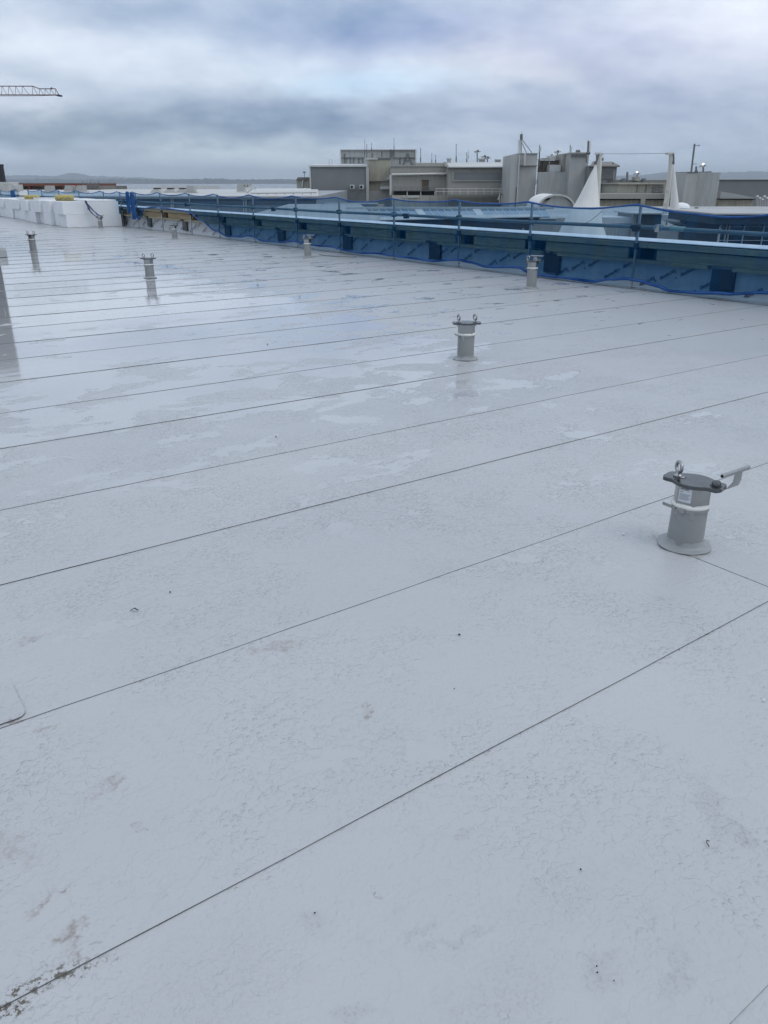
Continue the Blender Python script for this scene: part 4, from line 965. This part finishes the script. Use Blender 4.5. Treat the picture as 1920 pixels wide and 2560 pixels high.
lampmast(1193, 375, 407, 139, 'light mast with cross arm and bright fitting on the grey wing ridge', False)
lampmast(1211, 388, 407, 140, 'short light mast behind the grey wing roof cowl', False); lampmast(1218.5, 391, 407, 141, 'smallest light mast beside the roof cowl', False)
lampmast(1394, 376, 398, 132, 'light mast standing above the brown louvre screen', False)
lampmast(1593, 431, 449, 118, 'lit light mast on the low brown roof behind the tent mast', True); lampmast(1758, 411, 432, 100, 'lit light mast on the ribbed grey tower', True)
for (x0, x1, y0, y1, D, lab) in ((1117, 1129, 395, 406, 134, 'white square cowl at the end of the grey wing roof'), (1197, 1213, 396, 406, 139, 'grey box under the roof masts'), (1238, 1253, 398, 406, 138, 'low grey roof box before the tower'), (1262, 1271, 399, 407, 137, 'small dark topped roof cowl beside the tower')):
    a = T('roof_cowl', lab, 'vent', D, (x0 + x1) / 2, base=y1 + 1)
    a.box('cap', M_PALE, x0, y0, x1, y0 + 3, -.1, 1.1); a.box('neck', M_VENT, x0 + 1.5, y0 + 3.2, x1 - 1.5, y1 + 1, 0, 1.0)

# --- twin towers, louvre, ribbed panel
t = T('lift_tower', 'pale grey lift tower with panel antenna and braced mast', 'tower', 116, 1310)
t.box('shaft', M_GREYL, 1300, 384, 1344, 'g', 0, 8); t.box('side_shaft', M_GREYL, 1279, 387, 1299.7, 'g', -1.2, 7); t.box('ledge', M_GREYM, 1299.9, 412.6, 1345.5, 414, -.35, -.01)
t.box('cap', M_PALE, 1299, 382.2, 1345.5, 383.8, -.2, 8.2); t.box('corner', M_PALE, 1298, 388, 1300.5, 'g', -1.4, -1.21); t.box('cable_duct', M_ANT, 1289.5, 468, 1291.5, 515, -1.35, -1.21)
a = t.box('panel_antenna', M_PALE, 1309.5, 384.5, 1314.5, 414.5, -.75, -.38, bevel=.05); t.box('antenna_foot', M_ANT, 1310, 414.8, 1313, 418, -.7, -.45, a)
t = T('braced_mast', 'dark mast with two stays and stacked antennas on the lift tower', 'mast', 117, 1302, base=383)
t.bar('pole', M_ANT, [(1302, 383), (1302, 336)], .13); t.bar('sheath', M_PIPE, [(1300, 383), (1300.2, 350)], .16); t.bar('antenna', M_ANT, [(1304.5, 348), (1304.5, 335)], .14); t.bar('spike', M_ANT, [(1304.5, 335), (1304.5, 329)], .03)
t.bar('stay', M_ANT, [(1305, 349), (1330, 382, 2)], .05); t.bar('stay', M_ANT, [(1305, 357), (1316, 382, 2)], .05); t.bar('whip', M_PALE, [(1295, 383), (1296, 352)], .05)
t = T('louvre_screen', 'brown slatted louvre screen between the two pale towers', 'screen', 119, 1386)
for i in range(7): t.box('slat', M_LOUV, 1345, 401 + i * 4.1, 1428, 404.2 + i * 4.1, 0, .12)
for x in (1345, 1359, 1372, 1399, 1412, 1426): t.box('post', M_ANT if x != 1372 else M_VENT, x, 399, x + 1.5, 430.5, -.2, -.02)
t.box('top_rail', M_VENT, 1344, 398, 1428, 399.6, -.25, .2); t.box('backing', M_DARK, 1346, 402, 1426, 430, .6, .8)
t.box('white_unit', M_PALE, 1374, 412, 1402, 429.8, -2.4, -.4); t.box('roof_unit', M_PALE, 1373, 389, 1390, 397.8, 1, 3); t.box('roof_unit', M_GREYM, 1358, 395, 1372, 397.8, 1, 3); t.box('unit_stack', M_ANT, 1379, 385.5, 1382, 388.8, 1.5, 2)
t = T('corrugated_bay', 'streaked pale corrugated panel below the brown louvre', 'wall panel', 115, 1384)
for i in range(8): x = 1344.5 + i * 10.6; t.box('sheet', M_RIBG, x, 430.5, x + 10.4, 494, 0, .8)
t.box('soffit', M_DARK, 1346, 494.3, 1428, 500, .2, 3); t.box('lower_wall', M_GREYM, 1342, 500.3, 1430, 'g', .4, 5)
t = T('capped_tower', 'pale grey tower with sloping cap and a thick white pole', 'tower', 114, 1450)
t.box('shaft', M_GREYL, 1427, 384, 1473, 'g', 0, 8); t.box('cap', M_GREYL, 1426.5, 380.8, 1474, 383.8, -.3, 8.2); t.box('back_block', M_GREYM, 1407, 385, 1426.7, 'g', 3, 8)
t.box('cable_tray', M_ANT, 1428, 388.5, 1466, 389.7, -.3, -.01); t.bar('cable', M_ANT, [(1466, 389), (1467, 407)], .07, -.2); t.bar('vent_cowl', M_ANT, [(1440, 378), (1450, 378)], .2, 2)
t = T('thick_pole', 'thick white antenna pole bracketed to the sloping capped tower', 'antenna', 113, 1471, base=386)
t.bar('pole', M_PIPE, [(1471, 386), (1473, 353)], .22, -.2, n=10); t.bar('dark_face', M_ANT, [(1470, 384), (1471, 352)], .12, -.35); t.bar('clamp', M_ANT, [(1466, 383), (1475, 383)], .2, -.3)
for x, lab in ((1348, 'lattice panel antenna on the louvre edge by the lift tower'), (1425, 'lattice panel antenna on the louvre edge by the sloping capped tower')):
    a = T('panel_antenna', lab, 'antenna', 117, x, 'panel antennas beside the louvre', base=414)
    a.bar('pole', M_ANT, [(x, 414), (x + 1, 365)], .09); a.poly('panel', M_PALE, [(x + .5, 367), (x + 5.5, 369), (x + 4.5, 378), (x + 1.5, 381)], -.4, -.2); a.bar('spike', M_ANT, [(x + 1, 365), (x + 1, 361)], .03)
t = T('plant_house', 'dark grey plant house with shallow roof behind the big tent cone', 'building', 112, 1505)
t.box('wall', M_GREYD, 1473.5, 415, 1543, 'g', 0, 10); t.slope('roof', M_BROOF, 1472, 1545, 413.5, -.4, 404, 8, .2, xb0=1476, xb1=1524); t.box('eave', M_GREYM, 1472, 413.7, 1545, 416, -.5, -.05); t.box('louvre', C_('louvre_grey', (.14, .145, .15), var=.1), 1499, 427, 1533, 448, -.12, -.01); t.box('louvre_frame', M_GREYM, 1533.2, 426, 1535, 449, -.15, -.01); t.bar('roof_vent', M_ANT, [(1503, 403), (1503, 398), (1508, 397)], .25, 3); t.bar('stub', M_ANT, [(1532, 412), (1532, 406)], .1, 2)

# --- right: low buildings, ribbed tower, dark wall
t = T('cream_annex', 'low cream annex with dark windows and brown flat roof', 'building', 104, 1640)
t.box('wall', M_CREAM, 1548, 461, 1712, 'g', 0, 10); t.box('roof', M_BROOF, 1546, 450, 1716, 456, 3, 16); t.box('eave', M_CREAM, 1546, 456.5, 1664, 460.6, -.5, 9)
for x0, x1 in ((1631, 1641), (1645, 1658)): w_ = t.box('window', M_GREYD, x0, 466, x1, 481, -.1, -.01); t.box('frame', M_PALE, x0 - 1, 464.8, x1 + 1, 465.8, -.14, -.01, w_)
for x in (1593, 1615): t.box('downpipe', M_ANT, x, 461, x + 1.3, 480, -.15, -.01)
t.box('canopy', M_GREYM, 1480, 484.5, 1712, 497, -5, -.3); t.box('painted_shadow_line', M_DARK, 1484, 497.2, 1712, 500, -4.5, -.4); t.box('base_wall', M_CONC, 1480, 500.2, 1712, 'g', -4.4, -.4); t.box('column', M_GREYM, 1602, 497.3, 1613, 516, -5.1, -4.45)  # near-black strip below the canopy is its shadow line, painted as a solid
t.bar('vent', M_ANT, [(1558, 456), (1558, 446)], .3, 3); t.bar('flue', M_ANT, [(1567.5, 456), (1568.5, 430)], .13, 3); t.bar('vent', M_ANT, [(1609, 456), (1609, 446)], .3, 3); t.box('roof_box', M_GREYM, 1591, 442, 1600, 452, 2, 4)
t = T('ribbed_tower', 'streaked ribbed grey tower with antennas beside the dark wall', 'tower', 96, 1756)
for i in range(7): x = 1745.5 + i * 8; t.box('rib_sheet', M_RIBG, x, 431, x + 7.8, 'g', 0, 5)
t.box('side_wall', M_GREYL, 1716, 431.5, 1745, 'g', -.4, 5); t.box('back_wall', M_GREYL, 1701.5, 434, 1715.7, 'g', 1.5, 6); t.box('cap', M_ANT, 1720, 429.6, 1747, 431.3, -.5, 4); t.box('cap', M_ANT, 1706, 432, 1714, 433.8, 1.5, 5); t.box('cap', M_ANT, 1770, 428.5, 1779, 430.8, .2, 3)
t = T('leaning_mast', 'leaning dark mast with small yagi arms on the ribbed tower', 'mast', 97, 1731, base=431)
t.bar('pole', M_ANT, [(1728, 431), (1736.5, 360)], .10); t.bar('arm', M_ANT, [(1736.5, 363.5), (1748, 363.5)], .03); t.bar('arm', M_ANT, [(1733, 410), (1742, 410)], .03); t.box('tip', M_ANT, 1747, 362, 1749, 365, -.05, .05)
t = T('sensor_tripod', 'small tripod sensor beside the leaning mast', 'sensor', 96.5, 1740, base=430)
t.bar('post', M_ANT, [(1740.5, 430), (1740.5, 416)], .10); t.bar('leg', M_ANT, [(1740.5, 422), (1744.5, 430)], .04); t.bar('leg', M_ANT, [(1740.5, 422), (1736.5, 430)], .04)
t = T('dark_hall', 'big windowless dark grey hall behind the ribbed tower', 'building', 140, 1900)
t.box('wall', M_GREYD, 1795, 450, 2080, 'g', 0, 30); t.box('cap', M_GREYM, 1794, 448.4, 2082, 449.8, -.2, 30); t.box('wall', M_GREYD, 1664, 450.5, 1702, 'g', -1, 10)
t = T('hip_roof_shed', 'shed with shallow tan hip roof over a stained concrete wall', 'building', 100, 1850)
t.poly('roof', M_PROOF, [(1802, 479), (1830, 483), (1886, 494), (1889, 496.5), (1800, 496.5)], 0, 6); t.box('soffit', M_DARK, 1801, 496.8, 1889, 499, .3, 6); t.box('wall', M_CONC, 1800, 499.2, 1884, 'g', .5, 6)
for i in range(6):
    x = 1893 + i * 6; y = 492 + (i % 3) * 4
    t = T('vent_pipe', 'small vent pipe with a pale cowl beside the hip roofed shed, ' + ('tallest height', 'middle height', 'lowest height')[i % 3], 'pipe', 90, x, 'vent pipes by the hip roofed shed')
    t.bar('pipe', M_VENT, [(x, 530), (x, y)], .14); t.bar('cowl', M_PALE, [(x - 2.5, y), (x + 2.5, y)], .16)

# --- barrel vault, tent cones with masts and cable
t = T('barrel_vault', 'white barrel vault roof with thick arched rim behind the tent cone', 'canopy', 84, 1410)
def arch(x0, x1, yb, yt, d0, d1, name, m, inner=0):
    f = t.D + d0; cx = (HX(x0, f) + HX(x1, f)) / 2 - t.r0; a_ = (HX(x1, f) - HX(x0, f)) / 2; zb = HZ(yb, f) - t.z0; hh = HZ(yt, f) - HZ(yb, f); n = 18
    o_ = [(cx - a_ * math.cos(math.pi * i / n), zb + hh * math.sin(math.pi * i / n)) for i in range(n + 1)]
    i_ = [(cx - (a_ - inner) * math.cos(math.pi * i / n), zb + (hh - inner) * math.sin(math.pi * i / n)) for i in range(n + 1)]
    b = MB(); k_ = n + 1
    b.add([(x, d0, z) for x, z in o_] + [(x, d1, z) for x, z in o_] + [(x, d0, z) for x, z in i_] + [(x, d1, z) for x, z in i_], [])
    for i in range(n): b.f += [(i, i + 1, k_ + i + 1, k_ + i), (2 * k_ + i, 3 * k_ + i, 3 * k_ + i + 1, 2 * k_ + i + 1), (i, 2 * k_ + i, 2 * k_ + i + 1, i + 1)]; b.m += [0, 0, 0]
    return b.build(name, m, t.e, smooth=50)
arch(1350, 1442, 521, 486, 0, 7, 'vault', M_FAB, .12); arch(1348, 1444, 521, 485, -.25, -.02, 'rim', M_GREYL, .16)
t.poly('end_wall', M_GREYL, [(1354 + 84 * i / 12, 521 - 33 * math.sin(math.pi * i / 12)) for i in range(13)], .3, .5); t.box('base_wall', M_GREYL, 1350, 521.3, 1442, 'g', .2, 7)
def cone(name, label, D, prof, mast, mirror):
    # stretched fabric cone: rows are (photo row, left column, right column), swept in depth as an ellipse
    t = T(name, label, 'tent', D, (prof[-1][1] + prof[-1][2]) / 2); b = MB(); n = 28; vs_ = []; fs = []
    for y, xl, xr in prof:
        zl = GROUND - t.z0 + .01 if y == 'g' else HZ(y, D) - t.z0
        yy = 620 if y == 'g' else y
        cx = (HX(xl, D, yy) + HX(xr, D, yy)) / 2 - t.r0; a_ = (HX(xr, D, yy) - HX(xl, D, yy)) / 2
        for j in range(n):
            q = 2 * math.pi * j / n; rp = 1 + .025 * math.cos(q * 6); vs_.append((cx + a_ * math.cos(q) * rp, a_ * math.sin(q) * rp, zl))
    for i in range(len(prof) - 1):
        for j in range(n): fs.append((i * n + j, i * n + (j + 1) % n, (i + 1) * n + (j + 1) % n, (i + 1) * n + j))
    b.add(vs_, fs); b.build('fabric', M_FAB, t.e, smooth=70); return t
t = cone('tent_cone', 'big white stretched fabric tent cone hung from a white mast', 54, [(410, 1487, 1491), (420, 1484, 1492), (440, 1474, 1493), (470, 1459, 1495), (490, 1449, 1496), (512, 1437, 1498), (530, 1424, 1502), (560, 1408, 1505), (590, 1395, 1514), (640, 1370, 1530), (760, 1300, 1580)], None, 1)
t.bar('hanger', M_ANT, [(1489, 411), (1493, 398), (1497, 385)], .07); t.box('head_clamp', M_ANT, 1486.5, 403, 1492, 411, -.1, .1)
t = T('tent_mast', 'white leaning mast that carries the big tent cone', 'mast', 54.6, 1495)
t.bar('leg', M_MAST, [(1500, 383), (1499, 420), (1494, 510), (1489, 610)], .13, n=8); t.bar('leg', M_MAST, [(1497, 383), (1496, 420), (1492.5, 505), (1486, 610)], .08, .6, n=8); t.box('head', M_MAST, 1493, 381.5, 1507, 387, -.15, .5); t.bar('hook', M_MAST, [(1502, 389), (1508, 384.5)], .06); t.bar('stay', M_ANT, [(1492, 386), (1491, 405)], .05, .2)
t.bar('foot', M_MAST, [(1489, 600), (1475, 800)], .15)
t = cone('tent_cone', 'narrow white tent cone beside the twin legged mast', 54, [(410, 1682.5, 1685.5), (430, 1681, 1688), (460, 1679.5, 1691), (490, 1677, 1694.5), (520, 1675, 1698), (560, 1669, 1705), (600, 1663, 1714), (640, 1655, 1724), (760, 1625, 1760)], None, 1)
t.bar('hanger', M_ANT, [(1684, 411), (1684, 398), (1683.5, 384)], .06); t.box('head_clamp', M_ANT, 1682, 402, 1686, 410, -.08, .08)
t = T('tent_mast', 'white twin legged mast that carries the narrow tent cone', 'mast', 54.6, 1670)
t.bar('leg', M_MAST, [(1679, 383), (1677, 430), (1670, 500), (1654, 610)], .10, n=8); t.bar('leg', M_MAST, [(1676.5, 383), (1672, 440), (1662, 510), (1649, 610)], .09, .5, n=8); t.bar('strut', M_MAST, [(1674, 432), (1675.5, 445)], .07); t.bar('strut', M_MAST, [(1667, 473), (1671, 486)], .07); t.bar('strut', M_MAST, [(1662, 506), (1667, 518)], .07); t.box('head', M_MAST, 1671, 381, 1686, 386, -.15, .5)
t.bar('foot', M_MAST, [(1651, 600), (1625, 800)], .14)
t = T('tent_cable', 'thin steel cable strung level between the two tent masts', 'cable', 54.5, 1590, base=384)
t.bar('cable', M_ANT, [(1506, 384.5), (1590, 384.3), (1673, 383.6)], .013)

# --- roofs between: grey flat roof, long skylight, dark hall, pale roofs, corrugated enclosure, dark glazed hall
t = T('metal_shed', 'broad grey metal roof just beyond the parapet beside the long skylight', 'roof', 36, 800)
t.slope('roof', M_GROOF, 560, 950, 552, 0, 510, 24, .2, xb0=720, xb1=900); t.box('wall', M_GREYM, 570, 554, 945, 'g', .4, 20)
for i in range(5): t.slope('standing_seam', M_GREYM, 600 + i * 75, 601.2 + i * 75, 551.2, .02, 509.7, 23.8, .02, xb0=742 + i * 33, xb1=742.6 + i * 33)
t = T('block_screen', 'pale block wall with capping behind the grey metal roof', 'wall', 72, 860)
for i in range(6): x = 815 + i * 21; t.box('panel', M_GREYL, x, 511, x + 20.6, 'g', 0, .4)
t.box('capping', M_PALE, 812, 507.5, 945, 510.8, -.2, .6); t.box('end_panel', M_CREAM, 941.5, 511, 960, 'g', -.1, .5)
t = T('long_skylight', 'long row of tilted blue glass panes with white glazing bars', 'skylight', 48, 1120)
N_ = 27
for i in range(N_):
    x0 = 890 + i * 18.2; xa = 872 + i * 18.4
    mt = M_PALE if i in (9, 17) else M_GLASS
    t.slope('pane', mt, x0 + .6, x0 + 17.4, 545.5 - i * .15, 0, 523.5 - i * .05, 2.2, .05, xb0=xa + .6, xb1=xa + 17.4)
    t.slope('glazing_bar', M_PALE, x0 - .7, x0 + .5, 545.2 - i * .15, -.03, 523.2 - i * .05, 2.18, .10, xb0=xa - .7, xb1=xa + .5)
t.box('sill', M_PALE, 868, 545.2, 1392, 548, -.3, -.05); t.box('ridge', M_GREYL, 866, 518, 1385, 523, 2.2, 2.8); t.box('curb', M_GREYM, 870, 548.2, 1390, 'g', -.2, 3)
t = T('dark_canopy', 'dark blue-grey canopy wall below the long skylight', 'building', 43, 1140)
t.poly('wall', C_('canopy_dark', (.045, .055, .065), var=.1), [(925, 552), (1352, 543), (1312, 585), (1290, 'g'), (925, 'g')], 0, 3)
t.poly('edge', M_GREYL, [(920, 550.5), (1356, 541.2), (1356, 543), (920, 552.2)], -.2, 3.2); t.bar('rail', M_GREYM, [(1170, 573), (1310, 578)], .05, -.5); t.bar('rail', M_GREYM, [(1308, 571), (1308, 585)], .05, -.5)
t = T('podium_block', 'wide pale flat roof around the feet of the tent cones', 'roof', 60, 1640)
t.slope('roof', M_PROOF, 1330, 2060, 543, 0, 516, 26, .3, xb0=1300); t.box('wall', M_GREYM, 1335, 547, 2060, 'g', .3, 24)
t.poly('grey_face', M_GREYM, [(1356, 545), (1500, 545), (1500, 'g'), (1320, 'g'), (1330, 580)], -2.5, -.1)  # mid-grey face below the front roof edge
t = T('arched_hatch', 'small white arched hatch at the end of the long skylight', 'hatch', 51, 1238, base=542)
arch(1214, 1262, 541, 530, 0, 1.5, 'shell', M_PALE, .12); arch(1222, 1254, 541, 533.5, -.1, 0, 'opening', M_GREYD, .25)
t = T('corrugated_enclosure', 'corrugated grey enclosure with white fascia between the tent cones', 'enclosure', 56.4, 1555)
t.box('fascia', M_PALE, 1508, 543.5, 1592, 559, 0, 3.4); t.box('gap', M_DARK, 1506, 559.3, 1594, 567, .3, 3.4)
for i in range(22): x = 1500 + i * 4.6; t.box('corrugation', M_GREYL, x, 567.2, x + 4.1, 'g', .1 if i % 2 else .16, .5)
t.box('corner_post', M_DARK, 1500, 543, 1507.6, 'g', .6, 3.3)
t = T('navy_plant_room', 'dark plain plant room behind the twin legged mast', 'building', 56, 1628)
t.box('wall', C_('plant_dark', (.05, .06, .07), var=.1), 1596, 536, 1664, 'g', 0, 4); t.box('side_wall', M_GREYM, 1584, 535, 1595.7, 'g', .2, 4); t.box('cap', M_GREYL, 1582, 532.5, 1668, 535.6, -.3, 4.3)
t = T('skylight_strip', 'short skylight strip of pale panes near the dark glazed hall', 'skylight', 74, 1815, base=532)
for i in range(6): x = 1782 + i * 11.5; t.slope('pane', M_GLASS, x, x + 10.5, 530, 0, 521, 1.5, .05, xb0=x - 5, xb1=x + 5.5)
t.box('curb', M_PALE, 1776, 530.2, 1856, 532, -.2, 1.8)
for x, lab in ((1745, 'dark topped roof cowl by the skylight strip'), (1702, 'low white dome at the foot of the narrow tent cone')):
    t = T('roof_cowl', lab, 'vent', 66, x, base=540)
    if x == 1745: t.box('neck', M_PALE, 1735, 533, 1752, 540, 0, .6); t.bar('flue', M_ANT, [(1741, 540), (1741, 520)], .12, .3); t.bar('cap', M_ANT, [(1737.5, 521), (1744.5, 521)], .13, .3)
    else:
        q = t.P(1702, 520, 8); MB().lathe([(.75, 0), (.72, .2), (.5, .36), (.15, .44), (.02, .45)], 18).build('dome', M_COPE, t.e, smooth=60).location = (q[0], q[1], q[2]); t.box('curb', M_PALE, 1688, 520.3, 1716, 540, 7.4, 8.8)
t = T('pointed_canopy', 'pale upturned eave ending in a point beside the dark glazed hall', 'canopy', 46, 1750)
t.poly('eave', M_PALE, [(1698, 541), (1806, 536), (1802, 548), (1770, 566), (1735, 571), (1700, 556)], 0, 3); t.box('wall', M_GREYM, 1698, 572, 1800, 'g', .4, 4); t.box('vent_grille', M_DARK, 1716, 558, 1724, 563, -.12, -.01)
t = T('glazed_hall', 'dark glazed hall with thin white mullions at the end of the roofs', 'building', 40, 1880)
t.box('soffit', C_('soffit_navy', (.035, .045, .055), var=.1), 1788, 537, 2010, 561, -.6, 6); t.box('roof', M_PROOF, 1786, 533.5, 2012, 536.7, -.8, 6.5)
for i, (x0, x1) in enumerate(((1799, 1810.5), (1812.5, 1818), (1820, 1855), (1857, 1904), (1906, 1955), (1957, 2006))):
    for y0, y1 in ((561.5, 566.5), (567.5, 600.5), (602, 640)): t.box('pane', M_GLASSD, x0, y0, x1, y1, .1, .16)
    t.box('mullion', M_MAST, x1 + .3, 561.5, x1 + 1.8, 640, 0, .2)
t.box('mullion', M_MAST, 1796.8, 561.5, 1798.6, 640, 0, .2); t.box('transom', M_MAST, 1799, 600.7, 2006, 601.8, .02, .09); t.box('transom', M_MAST, 1799, 566.7, 2006, 567.4, .02, .09); t.box('core', M_DARK, 1800, 561.5, 2006, 'g', 1.2, 6)

# --- tower crane jib
t = T('tower_crane', 'dark lattice tower crane jib reaching over the sea side', 'crane', 150, -420)
tops = [(-430, 215)] + [(-420 + i * 17, 215) for i in range(1, 30)]
tops = [p for p in tops if p[0] < 70] + [(82, 216)]
def ch(name, pts, r, d): t.bar(name, C_('crane_red', (.11, .035, .028), rough=.6), pts, r, d, n=5)
ch('top_chord', [(-430, 215), (82, 215.5), (99, 222), (139, 222), (147, 237)], .07, .55)
for d_ in (0, 1.1): ch('bottom_chord', [(-430, 237.2), (147, 237.6)], .09, d_)
xs_ = [p[0] for p in tops if p[0] > -60] + [99, 113, 126, 139]
for i, x in enumerate(xs_):
    y = 215.2 if x < 83 else 222
    nx_ = xs_[i + 1] if i + 1 < len(xs_) else 147
    for d_ in (0, 1.1):
        ch('brace', [(x, y, .55), (x - 1, 237.3, d_)], .035, 0); ch('brace', [(x, y, .55), ((x + nx_) / 2 + 4, 237.3, d_)], .035, 0)
t.box('tip_block', M_BLACK, 141, 236.5, 149, 240, -.1, 1.2); ch('hoist_rope', [(-430, 241), (60, 240.5), (143, 238.5)], .02, .5); t.box('warning_light', M_BLACK, 126.5, 218.5, 129, 221.6, .4, .7)
for dx, d_ in ((-8, 0), (8, 0), (-8, 1.2), (8, 1.2)): ch('mast_leg', [(-400 + dx, 215), (-400 + dx, 573)], .12, d_)
for i in range(12): ch('mast_brace', [(-408, 230 + i * 28), (-392, 258 + i * 28)], .06, 0)

# ------------------------------------------------------------------ haze: even pale air round the whole scene, below the clouds
hz_ = MB().box(-21000, 21000, -21000, 21000, GROUND - 1.6, 320).build('haze', None) if False else None
me = bpy.data.meshes.new('haze'); bb = MB().box(-21000, 21000, -21000, 21000, GROUND - 12, 330)
me.from_pydata(bb.v, [], bb.f); ho = bpy.data.objects.new('haze', me); COL.objects.link(ho); ho['kind'] = 'stuff'
hm = bpy.data.materials.new('haze_air'); hm.use_nodes = True; nt = hm.node_tree; nt.nodes.clear()
o_ = nt.nodes.new('ShaderNodeOutputMaterial'); pv = nt.nodes.new('ShaderNodeVolumePrincipled')
pv.inputs['Color'].default_value = (.82, .91, 1, 1); pv.inputs['Density'].default_value = 8.5e-5; pv.inputs['Anisotropy'].default_value = .2
nt.links.new(pv.outputs[0], o_.inputs['Volume']); me.materials.append(hm)
